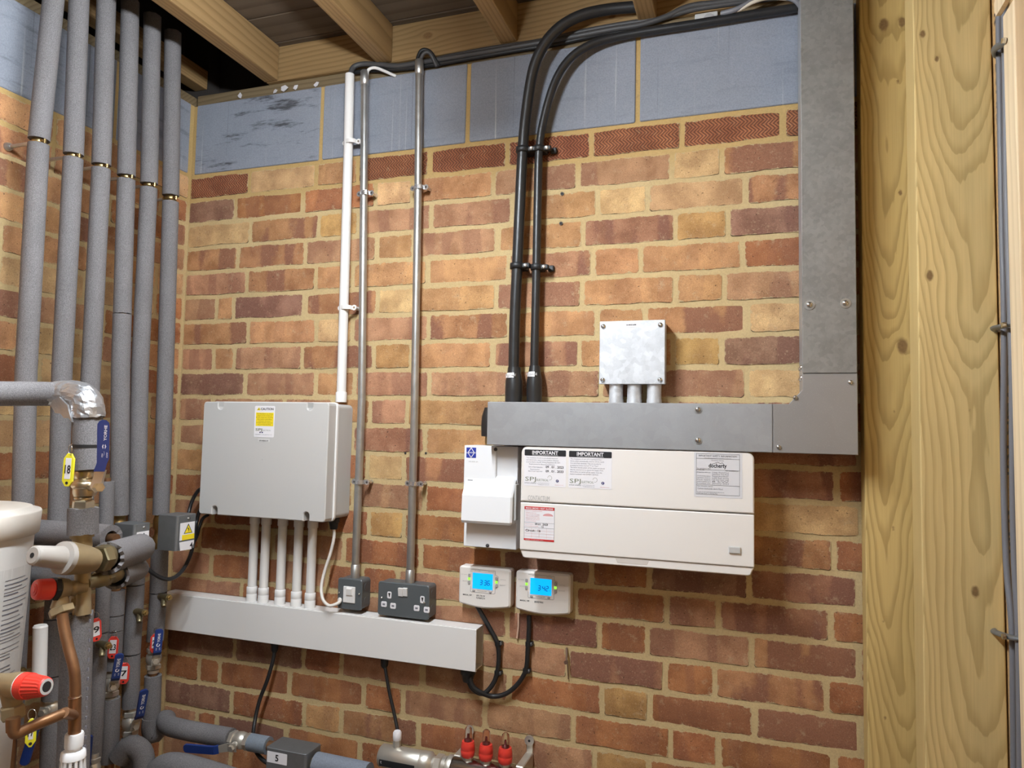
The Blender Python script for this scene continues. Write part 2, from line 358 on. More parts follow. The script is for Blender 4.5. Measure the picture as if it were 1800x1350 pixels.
PAPER = plain('white_label', (.74, .72, .74), .5); INK = plain('black_ink', (.012, .012, .014), .5); INKG = plain('grey_ink', (.16, .16, .19), .5); INKL = plain('pale_ink', (.40, .39, .38), .5); INKR = plain('red_ink', (.50, .02, .02), .5); INKP = plain('pink_ink', (.66, .33, .33), .5); INKO = plain('green_grey_ink', (.20, .22, .15), .5); INKB = plain('navy_ink', (.02, .02, .12), .5)
SILV = plain('silver_tape', (.40, .40, .41), .38, .85, nz=(30, .2), bmp=(60, .5, .005)); LCD = plain('lit_screen', (.0, .10, .3), .4, emit=((.0, .36, 1.0), 1.0)); LEDG = plain('green_lamp', (.1, .5, .02), .4, emit=((.30, .9, .05), .9)); LBTN = plain('grey_button', (.36, .35, .35), .4); HOLE = plain('dark_hole', (.012, .01, .009), .9)
TUBW = plain('white_tub_plastic', (.70, .68, .65), .42, nz=(5, .04)); CERAM = plain('stained_valve_body', (.33, .25, .14), .5, .55, nz=(35, .25)); KNOBW = plain('grey_white_knob', (.37, .34, .31), .5)
RAFT = woodmat('joist_timber', (.255, .16, .07), (.16, .092, .034), 'y', (.0, 2.45), .02, 95, plane='x')
RIMW = woodmat('rim_timber', (.26, .165, .072), (.16, .095, .036), 'x', (0.02, 2.45), .05, 100, knots=((2.62, .79, .012), (2.585, 1.30, .008)), plane='z')
PLATEW = woodmat('plate_timber', (.17, .125, .07), (.10, .07, .035), 'x', (0, 2.5), .02, 100, plane='z')
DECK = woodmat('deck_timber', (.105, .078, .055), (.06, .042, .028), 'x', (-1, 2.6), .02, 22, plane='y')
UNLIT = plain('unlit_void_black', (.03, .024, .02), .9, nz=(6, .4))  # near-black colour stands for the unlit void above the joists
POSTA = woodmat('post_timber_a', (.46, .33, .13), (.27, .172, .052), 'z', (1.905, .115), .030, 330, knots=((1.927, 1.735, .0135), (1.918, 1.93, .004), (1.910, 1.60, .004), (1.905, 1.36, .005), (1.927, 2.06, .006), (1.925, 2.30, .005), (1.885, 1.17, .004), (1.885, .98, .004), (1.905, .86, .007), (1.90, 2.43, .012), (1.935, 2.43, .010)))
POSTB = woodmat('post_timber_b', (.55, .405, .18), (.345, .235, .082), 'z', (2.032, .20), .024, 300, knots=((1.962, 1.865, .0085), (1.957, 2.355, .007), (1.981, 2.30, .006), (2.025, 1.60, .004), (2.028, 1.26, .009), (1.985, 1.12, .0035), (2.015, .93, .005), (1.99, 1.78, .003), (2.035, 1.93, .003)))
PALE = woodmat('pale_timber', (.66, .52, .34), (.56, .42, .25), 'z', (2.0, .1), .01, 60, plane='y'); CHIP = plain('chipboard', (.50, .31, .13), .8, nz=(160, .45), bmp=(160, .4))
CONC = plain('concrete_floor', (.22, .21, .20), .9, nz=(9, .25), bmp=(90, .3)); PLAST = plain('bare_blockwork', (.30, .30, .31), .95, nz=(8, .2), bmp=(120, .3))
# ---------------------------------------------------------------- the setting
def structure(o): o['kind'] = 'structure'; return o
RX, FD = 2.086, 3.7
mb = MB(); mb.box(-.1, RX + .1, -.12, FD, -.1, 0); structure(mb.build('floor', CONC))
mb = MB(); mb.box(-.10, RX + .1, -.10, -.0012, 0, 2.30); mb.box(-.10, RX + .1, -.10, -.003, 2.30, 2.523); wb = structure(mb.build('wall_back', MORTAR))
mb = MB(); mb.box(-.10, -.0012, -.0, FD, 0, 2.523); wl = structure(mb.build('wall_left', MORTAR))
mb = MB(); mb.box(-.1, RX + .1, FD, FD + .1, 0, 2.523); structure(mb.build('wall_front', PLAST))
COL = {'O': (.57, .315, .165, .25), 'R': (.43, .185, .09, .4), 'P': (.50, .275, .175, .55), 'B': (.68, .45, .25, .12), 'D': (.33, .18, .135, .8), 'M': (.49, .25, .135, .9), 'Y': (.58, .345, .15, .15), 'S': (.40, .155, .085, .1), 'Q': (.42, .215, .14, .9)}
def brick(parent, mp, u0, u1, z0, z1, code, name='brick', mb=None, jit=.0011, rad=.0040):
    # irregular face outline, chamfered arris, standing proud of the recessed mortar
    def side(a, b, n): return [tuple(a[i] + (b[i] - a[i]) * k / n for i in (0, 1)) for k in range(1, n)]
    nx = max(3, int((u1 - u0) / .017)); r = rad * R.uniform(.5, 1.3)
    p = [(u0 + r, z0)] + side((u0 + r, z0), (u1 - r, z0), nx) + [(u1 - r, z0), (u1, z0 + r), (u1, z1 - r), (u1 - r, z1)] + side((u1 - r, z1), (u0 + r, z1), nx) + [(u0 + r, z1), (u0, z1 - r), (u0, z0 + r)]
    ph = R.uniform(0, 9); p = [(a + R.uniform(-jit, jit), c + R.uniform(-jit, jit) + .0011 * math.sin(a * 37 + ph + (2 if c > z0 + .03 else 0))) for a, c in p]
    cu, cz = (u0 + u1) / 2, (z0 + z1) / 2; n = len(p); pr = R.uniform(-.0004, .0014); tl = R.uniform(-.006, .006)
    iu, iz = 1 - .011 * 2 / (u1 - u0), 1 - .010 * 2 / (z1 - z0); q = [(cu + (a - cu) * iu, cz + (c - cz) * iz) for a, c in p]
    own = mb is None
    if own: mb = MB()
    A = [mp(a, -.012, c) for a, c in p]; B = [mp(a, pr - .0009 + tl * (a - cu), c) for a, c in p]; D = [mp(a, pr + tl * (a - cu), c) for a, c in q]
    mb.add(A + B, [(i, (i + 1) % n, n + (i + 1) % n, n + i) for i in range(n)]); mb.add(B + D + [mp(cu, pr + .0006, cz)], [(i, (i + 1) % n, n + (i + 1) % n, n + i) for i in range(n)] + [(n + i, n + (i + 1) % n, 2 * n) for i in range(n)])
    if own:
        o = mb.build(name, SCORED if code == 'S' else BRICK, parent); bl = [1.0 if c_ < z0 + .004 else 0.0 for _, c_ in p]
        for an, vals in (('arris', [1.0] * (3 * n) + [0.0] * (n + 1)), ('bed', bl * 3 + [0.0] * (n + 1))): o.data.attributes.new(an, 'FLOAT', 'POINT').data.foreach_set('value', vals)
        c = COL[code]; k = R.uniform(.70, .88)
        o.color = (c[0] * k, c[1] * k * R.uniform(.94, 1.04), c[2] * k * .88, c[3]); return o
mpb = lambda a, h, c: V(a, h, c)
mpl = lambda a, h, c: V(h, a, c)
# upright joints of each visible course, read off the photograph in pixels (x), with the kind of brick between them
ROWS = [
 ([438.7, 556, 629, 754.7, 891.6, 1039.6, 1198.7, 1377.3], 'SBOSSSSSS'),
 ([413.8, 533.8, 660, 725, 867.6, 1015.6, 1181, 1269, 1452], 'DRRBOPPBMP'),
 ([440.4, 560.4, 630, 758, 900.4, 1051, 1138, 1311.6], 'BMYPPOBBM'),
 ([418, 536.4, 662, 726.6, 873.8, 1025, 1187, 1279.6, 1460], 'MMPOPOQYDP'),
 ([434, 555, 620, 751, 894, 1042, 1126.7, 1305], 'PMOOOQOOR'),
 ([381, 411, 533.8, 663, 730, 872, 1022.7, 1187, 1273, 1455], 'PODMBOPOOPR'),
 ([436, 556, 619.5, 753, 895, 1050, 1133.8, 1314], 'MOBPMOOMB'),
 ([375.6, 412, 531, 657, 722.7, 865, 1018, 1183, 1269, 1450], 'POPMYOQOYDP'),
 ([430.7, 555, 623, 754.7, 893, 1055.6, 1135, 1312], 'DPOPPPPPB'),
 ([374, 500, 585, 650.7, 716, 868, 1020, 1185, 1275, 1470], 'PPPOPOPPPQR'),
 ([430, 555, 620, 746.7, 892, 1050, 1135, 1317], 'PPOQOROPQ'),
 ([374, 500, 580, 645, 710, 862, 1018, 1185, 1275, 1470], 'OPPRBMOPPQR'),
 ([430, 555, 620, 745.8, 890, 1048, 1137, 1320, 1513], 'RPOPRRROB'),
 ([374, 500, 580, 648, 710, 863, 1018, 1185, 1275, 1466], 'PRPRYRPRRMR'),
 ([350, 476, 605, 739.6, 884, 1040, 1141, 1316.7, 1509], 'RRPRRDRDQ'),  # last dark brick is a red one with the consumer unit's shade in its colour
 ([372, 498, 575, 636, 699, 850, 1011, 1172, 1263, 1460], 'PRPRRPRRPQR'),
 ([424, 545, 612, 745, 892, 1053, 1138, 1321, 1510], 'PRRPPQRPM'),
 ([372, 497, 565, 630, 697, 845, 997.8, 1168.5, 1256.7, 1453], 'RPRPRPPQRMR'),
 ([412.7, 533.6, 600, 741, 893.8, 1058, 1141, 1326.7, 1513], 'DDRPPRYRM'),
 ([349.6, 386, 508.7, 640, 707.6, 852.4, 1007.6, 1179, 1263, 1468], 'RRRRRPPRRRR'),
 ([407, 534.4, 600, 735, 888, 1045, 1140, 1330, 1518], 'DROMRPYRR'),
 ([346, 380.7, 503, 633, 700, 850, 1005, 1185, 1270], 'PRDRRPORRR'),
 ([405, 532, 597, 735, 890, 1050, 1145, 1335], 'PRRPRPRRP'),
]
HZ = 2.30
for k, (xs, codes) in enumerate(ROWS):
    z0 = HZ - (k + 1) * .075 + .0062; z1 = HZ - k * .075 - .0062; zc = (z0 + z1) / 2
    us = [0.0]
    for px in xs:
        py = 700.0
        for _ in range(8):                       # walk down the joint to this course's mid height
            q = at(px, py, 0); py += (q.z - zc) * 700
        us.append(at(px, py, 0).x)
    while us[-1] < RX - .02: us.append(min(us[-1] + .225, RX))
    for i in range(len(us) - 1):
        c = codes[i] if i < len(codes) else R.choice('RPOM')
        j = .0060; brick(wb, mpb, us[i] + (.001 if i == 0 else j), us[i + 1] - j, z0, z1, c)
fill = MB()
for k in range(len(ROWS), 30):
    z0 = HZ - (k + 1) * .075 + .0055; off = .1125 * (k % 2)
    u = -off
    while u < RX - .03:
        brick(None, mpb, max(u + .005, .001), min(u + .22, RX), z0, z0 + .064, 'R', mb=fill); u += .225
o = fill.build('lower_bricks', BRICK, wb, 'stuff'); o.color = COL['R']
# grey blocks on top of the brickwork
bx = [-.002, .4585, .9137, 1.365, 1.815, RX]
def block(parent, mp, u0, u1, stain):
    mb = MB(); p = rrect(u0, u1, 2.3065, 2.5235, .004, 2)
    p = [(a + R.uniform(-.0008, .0008), c + R.uniform(-.0008, .0008)) for a, c in p]
    mb.prism(p, lambda u, w, h: mp(u, h, w), -.02, .001, 0, .002); o = mb.build('block', BLOCK, parent); o.color = (1, 1, 1, stain)
for i in range(5): block(wb, mpb, bx[i] + (.006 if i else .012), bx[i + 1] - .006, .9 if i == 0 else .12)
# left wall: bricks as far as the pipes' end of the room, the rest joined
ln = 0; fill = MB()
for k in range(30):
    z0 = HZ - (k + 1) * .075 + .0055; z1 = z0 + .064; u = [-.0, .1125, .055, .17][k % 4] - .225; hdr = 0
    while u < FD - .02:
        w = .1125 if (k % 3 == 1 and hdr % 3 == 1) else .225; hdr += 1
        a, c = max(u + .005, .012), min(u + w - .005, FD)
        if c - a > .02:
            if c < 1.15 and k < 24 and a < .95: brick(wl, mpl, a, c, z0, z1, R.choice('OORPPBBMMRO')); ln += 1
            elif k > 0 or True: brick(None, mpl, a, c, z0, z1, 'O', mb=fill)
        u += w
o = fill.build('further_bricks', BRICK, wl, 'stuff'); o.color = COL['O']
u = .004; i = 0
while u < FD:
    block(wl, mpl, u + (.012 if i == 0 else .005), min(u + (.27 if i == 0 else .445), FD), .35); u += .275 if i == 0 else .45; i += 1
# right wall: chipboard sheathing
mb = MB(); mb.box(RX - .008, RX + .02, -.02, FD, 0, 2.523)
mk = MB()
for s_, z in (('N', 2.47), ('W', 2.445), ('R', 2.37), ('BOARDZA', 2.27), ('HEAV', 2.07), ('BISSN', 1.95), ('URFREREX', 1.81), ('LAD', 1.66), ('ID', 1.59), ('TS', 1.545), ('0', 1.50), ('SON', 1.42)):
    mk.text(s_, V(RX - .0084, .150, z), .028, Vector((0, 0, -1)), Vector((0, -1, 0)), 0, 'l', None, True)
wr = structure(mb.build('wall_right', CHIP)); mk.build('stencilled_lettering', INK, wr)
# ceiling: boards over joists, with the open trench at the left
mb = MB(); mb.box(-.1, RX + .1, -.1, FD + .1, 2.93, 2.99); mb.box(.20, RX + .1, 1.75, FD + .1, 2.667, 2.70)
mb.box(-.1, .0, -.1, -.05, 2.56, 2.93); mb.box(-.12, -.1, -.1, FD, 2.523, 2.95); mb.box(-.1, .262, -.12, -.1, 2.56, 2.93); mb.box(-.1, RX + .1, FD + .1, FD + .12, 2.523, 2.95); mb.box(RX + .08, RX + .1, -.1, FD, 2.523, 2.95)
ce = structure(mb.build('ceiling', UNLIT))
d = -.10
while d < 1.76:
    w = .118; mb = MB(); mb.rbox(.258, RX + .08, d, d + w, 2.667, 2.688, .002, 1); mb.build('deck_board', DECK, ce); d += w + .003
for x1 in (.306, .683, 1.050, 1.411, 1.78):
    mb = MB(); mb.rbox(x1 - .046, x1, .004, FD, 2.560, 2.666, .003, 2); mb.build('joist', RAFT, ce)
mb = MB(); mb.rbox(.262, RX, -.06, .002, 2.560, 2.666, .002, 1); mb.build('rim_board', RIMW, ce)
mb = MB(); mb.rbox(.0, RX, -.09, -.008, 2.5235, 2.559, .003, 2); structure(mb.build('trim_1', PLATEW))
mb = MB(); mb.rbox(-.095, -.012, -.09, FD, 2.5235, 2.559, .003, 2); structure(mb.build('trim_2', PLATEW))
mb = MB(); mb.rbox(-.05, -.002, -.05, FD, 2.60, 2.66, .003, 2); structure(mb.build('trim_3', RAFT))

# posts on the right
def post(name, mat, label, x0, x1, d0, d1, z0=0, z1=2.66):
    mb = MB(); mb.rbox(x0, x1, d0, d1, z0, z1, .003, 3); o = mb.build(name, mat); tag(o, label, 'post'); return o
post('timber_post', POSTA, 'treated timber post fixed flat against the brick wall beside the steel trunking', 1.853, 1.998, .006, .06, 0, 2.555)
post('timber_post', POSTB, 'broad treated timber post standing in front of another post at the right', 1.940, 2.075, .0605, .14, 0, 2.555)
post('timber_stud', PALE, 'pale planed timber stud at the right edge beyond the grey cables', 2.056, 2.0775, .27, .325, 0, 2.30)
mb = MB(); mb.prism([(.262, 2.315), (.262, 2.33), (.42, 2.52), (.50, 2.52), (.335, 2.302), (.27, 2.302)], lambda u, w, h: V(h, u, w), 2.046, 2.0555, 0, .002)
tag(mb.build('timber_brace', PALE), 'pale timber brace slanting over the top of the pale stud', 'timber')
# grey cables clipped to the board
def grey_run(pts, r, label, flat=.55):
    mb = MB(); mb.tube(smooth(pts, 6), r, 10, 0, True, flat); tag(mb.build('grey_cable', MGREY), label, 'cable', 'grey cables running down the chipboard')
def rc(x, y, d): return at(x, y, d)
for off, lab in ((0, 'grey cable on the chipboard, nearest the broad post'), (1, 'grey cable on the chipboard, nearest the pale stud')):
    pts = []
    for y, a, b in ((-60, 1753, 1764), (60, 1753, 1765), (180, 1755, 1767), (300, 1757, 1768), (420, 1759, 1771), (540, 1762, 1775), (660, 1762, 1778), (780, 1761, 1779), (900, 1763, 1780), (1000, 1767, 1783), (1100, 1776, 1789), (1200, 1778, 1791), (1300, 1779, 1792), (1420, 1780, 1793)):
        q = atx(b + 1 if off else a + 3, y, 2.0705 if off else 2.0700); pts.append(q)
    grey_run(pts, .0062, lab, .9)
def clip(y, dy, label):
    a = atx(1749, y + dy, 2.068); b = atx(1775, y - dy, 2.060); mb = MB()
    mb.tube(smooth([a + Vector((.005, 0, 0)), a, (a + b) / 2 + Vector((-.012, 0, 0)), b, b + Vector((.012, -.02, .004))], 4), .006, 8, 0, True, .6)
    mb.cyl(b + Vector((-.006, 0, 0)), b + Vector((-.012, 0, 0)), .005, None, 8, 1)
    tag(mb.build('cable_strap', [GALVD, STEEL]), label, 'strap', 'straps over the grey cables')
clip(84, 14, 'bent metal strap over grey cables near the ceiling'); clip(576, 5, 'grey strap over the cables beside the middle of the pale stud'); clip(1112, -8, 'dusty grey strap over the cables low on the chipboard')
# ---------------------------------------------------------------- fixtures on the brick wall
X1 = Vector((1, 0, 0)); Z1 = Vector((0, 0, 1)); OUT = Vector((0, -1, 0))
def screw(parent, x, d, z, r=.0065, name='screw', mat=None, slot=False):
    mb = MB(); c = V(x, d, z); mb.lathe(c, c + OUT * .0042, [(0, r), (.4, r * .97), (.8, r * .75), (1, r * .35)], 14)
    a = R.uniform(0, 1.5)
    for q in ((a,) if slot else (a, a + math.pi / 2)):
        t = Vector((math.cos(q), 0, math.sin(q))) * r * .62; n = Vector((-math.sin(q), 0, math.cos(q))) * r * .13; o = c + OUT * .0041
        mb.add([o - t - n, o + t - n, o + t + n, o - t + n], [(0, 1, 2, 3)], 1)
    return mb.build(name, [mat or STEEL, HOLE], parent)
def disc(mb, c, r, m=0, n=14, ax=OUT, h=.0006):
    mb.cyl(c, c + ax * h, r, r, n, m)

# --- galvanised trunking
T0, T1 = .012, .120
t = thing('cable_trunking', 'galvanised steel trunking running down by the timber post and turning left along the wall', 'trunking', V(1.40, T0, 1.51))
TZ0, TZ1, TXL, TXR = 1.509, 1.611, 1.034, 1.834; VX0 = 1.731
mb = MB(); mb.box(TXL, TXR - .001, T0, T1 - .004, TZ0 + .001, TZ1 - .001); mb.box(VX0, TXR - .001, T0, T1 - .004, TZ1 - .001, 2.505)
mb.prism([(1.705, TZ1 - .001), (VX0, TZ1 - .001), (VX0, TZ1 + .028)], wallfn, T0, T1 - .004); mb.build('trunking_body', GALV, t)
mb = MB(); mb.rbox(TXL, 1.672, T1 - .004, T1, TZ0, TZ1, .0012, 1); mb.build('lid', GALV, t, label='horizontal lid of the trunking')
mb = MB(); mb.rbox(VX0 - .0005, TXR, T1 - .004, T1, 1.675, 2.507, .0012, 1); mb.build('lid', galvmat('galvanised_mottled', (.245, .235, .22), .55, 130, .5, .2), t, label='tall mottled lid of the trunking')
mb = MB(); mb.prism([(1.6728, TZ0), (TXR, TZ0), (TXR, 1.6738), (VX0 - .0005, 1.6738), (VX0 - .0005, TZ1 + .030), (1.704, TZ1), (1.6728, TZ1)], wallfn, T1 - .004, T1 + .0004, 0, .001)
mb.build('corner_plate', galvmat('galvanised_smooth', (.33, .32, .315), .42, 30, .55, .03), t)
for px, py in ((1423, 536), (1486, 533)):
    q = at(px, py, T1); mb = MB(); disc(mb, q, .0105, 0, 16, OUT, .0012); mb.build('washer', GALVC, t); screw(t, q.x, T1 + .0012, q.z, .0062)
for px, py in ((1227, 720), (1227, 774)):
    q = at(px, py, T1); mb = MB(); disc(mb, q, .0085, 0, 16, OUT, .001); mb.build('washer', GALVC, t); screw(t, q.x, T1 + .001, q.z, .0058)
for px, py in ((1398, 699), (1495, 672), (1369, 786)): q = at(px, py, T1); screw(t, q.x, T1 + .0004, q.z, .005)
for dd in (.045, .085):
    for z in (1.69, 1.668):
        mb = MB(); mb.lathe(V(VX0, dd, z), V(VX0 - .004, dd, z), [(0, .005), (.6, .0045), (1, .002)], 10); mb.build('rivet', STEEL, t)

# --- adaptable box and its three nipples
t = thing('adaptable_box', 'square galvanised junction box with domed corner screws standing above the horizontal trunking', 'junction box', V(1.365, 0, 1.656))
ax0, ax1, az0, az1 = 1.288, 1.4415, 1.6575, 1.807
mb = MB(); mb.rbox(ax0 + .002, ax1 - .002, .001, .046, az0 + .002, az1 - .002, .003, 2); mb.build('box_body', GALVB, t)
mb = MB(); mb.rbox(ax0, ax1, .046, .050, az0, az1, .0016, 2); mb.build('cover', GALVB, t)
for x in (ax0 + .009, ax1 - .011):
    for z in (az0 + .010, az1 - .012): screw(t, x, .050, z, .0058, 'screw', None, True)
mb = MB(); q = at(1109, 571, .0502); mb.box(q.x - .017, q.x + .018, .0500, .0504, q.z - .006, q.z + .005)
mb.text('GAS SMOKE ALARM', V(q.x - .011, .0508, q.z - .0015), .0032, m=1, w=.023, bold=True); mb.build('sticker', [PAPER, INK], t)
for px in (1083, 1115, 1150):
    q = at(px, 690, .028); mb = MB(); mb.cyl(V(q.x, .028, TZ1 - .001), V(q.x, .028, az0 + .004), .0165, None, 18)
    mb.lathe(V(q.x, .028, TZ1 - .001), V(q.x, .028, TZ1 + .012), [(0, .0175), (1, .0175)], 18); mb.build('conduit_nipple', GALVB, t)

# --- armoured cables, shrouds, cleats
def armoured(label, pts, r, gx, gz, gd, ltxt, sc=1.0):
    t = thing('armoured_cable', label, 'cable', V(gx, gd, TZ1))
    mb = MB(); mb.tube(smooth(pts, 7), r, 14); mb.build('cable_sheath', BLACK, t)
    mb = MB(); rs = .0215 * sc
    mb.lathe(V(gx, gd, TZ1), V(gx, gd, gz), [(0, rs * .98), (.30, rs * 1.02), (.62, rs), (.80, rs * .82), (1, r + .0025)], 20, 0, (True, True)); mb.build('gland_shroud', BLACK, t)
    mb = MB(); n = 9; zz = TZ1 + (gz - TZ1) * .70; rr = rs * .95
    vs = []
    for j in (0, 1):
        for k in range(n):
            a = math.radians(-78 + 95 * k / (n - 1)); k2 = rr - (.0028 if j else 0) + .0006
            vs.append(V(gx + math.sin(a) * k2, gd + math.cos(a) * k2, zz + j * .0125))
    mb.add(vs, [(k, k + 1, n + k + 1, n + k) for k in range(n - 1)])
    mb.text(ltxt, V(gx - .016, gd + rr + .001, zz + .0035), .0055, m=1, w=.028, bold=True); mb.build('label_band', [PAPER, INKL], t)
    return t
def P(l, d): return [at(x, y, q if isinstance(q, float) else d) for x, y, *r in l for q in (r[0] if r else d,)]
c1 = [(903, 655, .036), (905, 560, .034), (909, 470, .034), (914, 360, .034), (919, 262, .034), (926, 190, .036), (938, 120, .045), (957, 78, .05), (984, 48, .05), (1022, 27, .045), (1068, 17, .035), (1119, 12, .028)]
c2 = [(939, 650, .034), (941, 560, .030), (943, 470, .028), (945, 360, .028), (948, 262, .028), (957, 205, .03), (975, 145, .034), (1000, 105, .034), (1035, 80, .03), (1080, 66, .022), (1140, 55, .018), (1230, 41, .018), (1320, 26, .018), (1398, 14, .018), (1440, 6, .016)]
s1 = armoured('thick black armoured cable, the left one of two dropping into the trunking', P(c1, .03), .0138, at(903, 700, .04).x, at(903, 646, .04).z, .040, 'SMART HEAT', 1.0)
s2 = armoured('thinner black armoured cable, the right one of two dropping into the trunking', P(c2, .03), .0104, at(939, 700, .036).x, at(939, 643, .036).z, .036, 'GARAGE', .88)
def cleat(px, py, r, d, label):
    q = at(px, py, d); t = thing('cable_cleat', label, 'cable cleat', V(q.x, 0, q.z), 'black cleats on the armoured cables'); mb = MB()
    w = .0075; mb.lathe(q - Z1 * w, q + Z1 * w, [(0, r + .002), (.06, r + .0045), (.94, r + .0045), (1, r + .002)], 18)
    mb.rbox(q.x - r - .003, q.x + r + .006, .001, d, q.z - w, q.z + w, .002, 1)
    mb.rbox(q.x + r * .6, q.x + r + .021, d - .008, d + r * .55, q.z - w * .9, q.z + w * .8, .003, 2)
    mb.rbox(q.x + r + .014, q.x + r + .030, .001, .012, q.z - w, q.z + w, .003, 2); mb.build('cleat_band', BLACKM, t)
    screw(t, q.x + r + .010, d + r * .55, q.z - .0005, .0048, 'screw', plain('zinc_screw_%d' % px, (.75, .74, .72), .3, .6), True)
cleat(919.5, 264, .0138, .034, 'upper black cleat on the thick armoured cable'); cleat(948, 262, .0104, .028, 'upper black cleat on the thinner armoured cable')
cleat(909, 468, .0138, .034, 'lower black cleat on the thick armoured cable'); cleat(943, 470, .0104, .028, 'lower black cleat on the thinner armoured cable')
# third gland, tucked behind the trunking's end, feeding the switch box
t = thing('cable_gland', 'black cable gland with brass end between the trunking end and the white switch box', 'gland', V(1.008, .03, 1.50))
mb = MB(); mb.lathe(V(1.008, .033, 1.528), V(1.008, .033, 1.600), [(0, .0205), (.35, .0215), (.68, .0205), (1, .0135)], 18); mb.build('gland_shroud', BLACK, t)
mb = MB(); mb.hexn(V(1.011, .033, 1.5062), V(1.011, .033, 1.528), .0135); mb.build('brass_nut', BRASS, t)

# --- white switch box
t = thing('switch_box', 'white enamelled switch box with a hinged flap, left of the long consumer unit', 'switch box', V(1.03, 0, 1.26))
sx0, sx1, sz0, sz1 = .964, 1.099, 1.2605, 1.5055; SD = .078
mb = MB(); mb.rbox(sx0, sx1, .001, SD, sz0, sz1, .0012, 1); mb.build('case', PURE, t)
step = at(874, 800, SD).x
mb = MB(); mb.rbox(sx0, step, SD, SD + .010, 1.40, sz1, .002, 2); mb.prism([(SD, 1.40), (SD + .010, 1.40), (SD + .010, 1.404), (SD, 1.42)], lambda u, w, h: V(h, u, w), step, step + .001); mb.build('raised_panel', PURE, t)
fx0, fx1 = at(812, 880, .112).x, at(900, 880, .112).x; fzt = 1.425; fzb = at(850, 921, .112).z; fzm = at(850, 872, .112).z
prof = [(SD, fzt + .008), (SD + .012, fzt), (SD + .034, fzm), (SD + .036, fzb + .006), (SD + .032, fzb), (SD, fzb)]
mb = MB(); mb.prism(prof, lambda u, w, h: V(h, u, w), fx0, fx1, 0, .004); o = mb.build('flap', PURE, t)
mb = MB(); mb.rbox(fx1 + .001, fx1 + .006, SD, SD + .022, fzb + .01, fzt - .008, .002, 2); mb.build('flap_hinge', GREYP, t)
q = at(857, 959, SD); screw(t, q.x, SD, q.z, .0045, 'screw', DGREY)
q = at(872, 790, SD + .010); screw(t, q.x - .001, SD + .01, q.z, .0045, 'screw', DGREY)
a = at(820, 786.5, SD + .0106); b = at(836.5, 805, SD + .0106); cx, cz = (a.x + b.x) / 2, (a.z + b.z) / 2
mb = MB(); mb.box(a.x, b.x, SD + .0100, SD + .0104, b.z, a.z)
hw, hh = (b.x - a.x) * .33, (a.z - b.z) * .48
for s_ in (1, -1):
    for h_ in (1, -1):
        p0, p1 = Vector((cx + s_ * hw, 0, cz)), Vector((cx, 0, cz + h_ * hh)); e = (p1 - p0).normalized(); n = Vector((-e.z, 0, e.x)) * .0009
        mb.add([v + V(0, SD + .0108, 0) for v in (p0 - n, p1 - n, p1 + n, p0 + n)], [(0, 1, 2, 3)], 1)
mb.text('LEWDEN', V(cx, SD + .0109, cz - .0014), .0030, m=1, align='c', w=.024, bold=True); mb.build('maker_badge', [BLUEL, PAPER], t)
mb = MB(); q = at(824, 812, SD + .0103); mb.text('100 AMP  SP', V(q.x, SD + .0105, q.z), .0026, m=0, w=.024); mb.build('rating_print', INKL, t)
mb = MB(); q = at(822, 845, SD + .015); mb.box(q.x, q.x + .013, SD + .0125, SD + .0145, q.z, q.z + .0026); mb.build('flap_print', DGREY, t); mb = MB(); q = at(889, 847, SD + .0145); mb.text('switch', V(q.x, SD + .016, q.z - .002), .003, m=0, w=.013); mb.build('flap_print', INKL, t)

# --- consumer unit
CDp = .118
t = thing('consumer_unit', 'long cream consumer unit with stickers mounted below the horizontal trunking', 'consumer unit', V(1.378, 0, 1.25))
ux0, ux1, uz0, uz1 = 1.1205, 1.6355, 1.2505, 1.5075
zs = at(1120, 893, CDp).z; zl = at(1120, 982, CDp).z
mb = MB(); mb.prism(rrect(ux0 + .002, ux1 - .002, uz0 + .003, uz1 - .001, .018, 6), wallfn, .001, .096, 0, .004); mb.build('base_case', CREAM, t)
cover = rrect(ux0, ux1, zs + .0012, uz1, .015, 6); cover = [(ux0, zs + .0012) if (x < ux0 + .016 and z < zs + .02) else (ux1, zs + .0012) if (x > ux1 - .016 and z < zs + .02) else (x, z) for x, z in cover]
def clean(p): return [q for i, q in enumerate(p) if (Vector(q) - Vector(p[i - 1])).length > 1e-5]
mb = MB(); mb.prism(clean(cover), wallfn, .096, CDp, 0, .0025); mb.build('top_cover', CREAM, t)
mb = MB(); mb.rbox(ux0, ux1, .096, CDp, zl, zs - .0012, .0022, 2); mb.build('flap', CREAM, t)
low = rrect(ux0 + .0008, ux1 - .0008, uz0, zl - .001, .0145, 8); low = clean([(ux0 + .0008, zl - .001) if (x < .5 * (ux0 + ux1) and z > zl - .016) else (ux1 - .0008, zl - .001) if z > zl - .016 else (x, z) for x, z in low])
mb = MB(); mb.prism(low, wallfn, .090, CDp - .003, 0, .002); mb.build('lower_rim', CREAM, t)
xa, xb = at(1080, 985, CDp).x, at(1142, 988, CDp).x; zb_ = at(1110, 992, CDp).z
mb = MB(); mb.prism([(xa, zl - .0015), (xa + .006, zb_), (xb - .006, zb_), (xb, zl - .0015)], wallfn, CDp - .006, CDp - .0026, 0, .001); mb.build('finger_recess', plain('recess_cream', (.60, .55, .50), .45), t)
a, b = at(1281, 960, CDp), at(1302, 974, CDp); mb = MB(); mb.rbox(a.x, b.x, CDp, CDp + .004, b.z + .0005, a.z, .0018, 2); mb.build('flap_button', GREYP, t)
mb = MB(); a = at(928, 879, CDp); mb.text('CONTACTUM', V(a.x, CDp + .0006, a.z), .0112, m=0, w=.052); mb.build('maker_lettering', INKL, t)
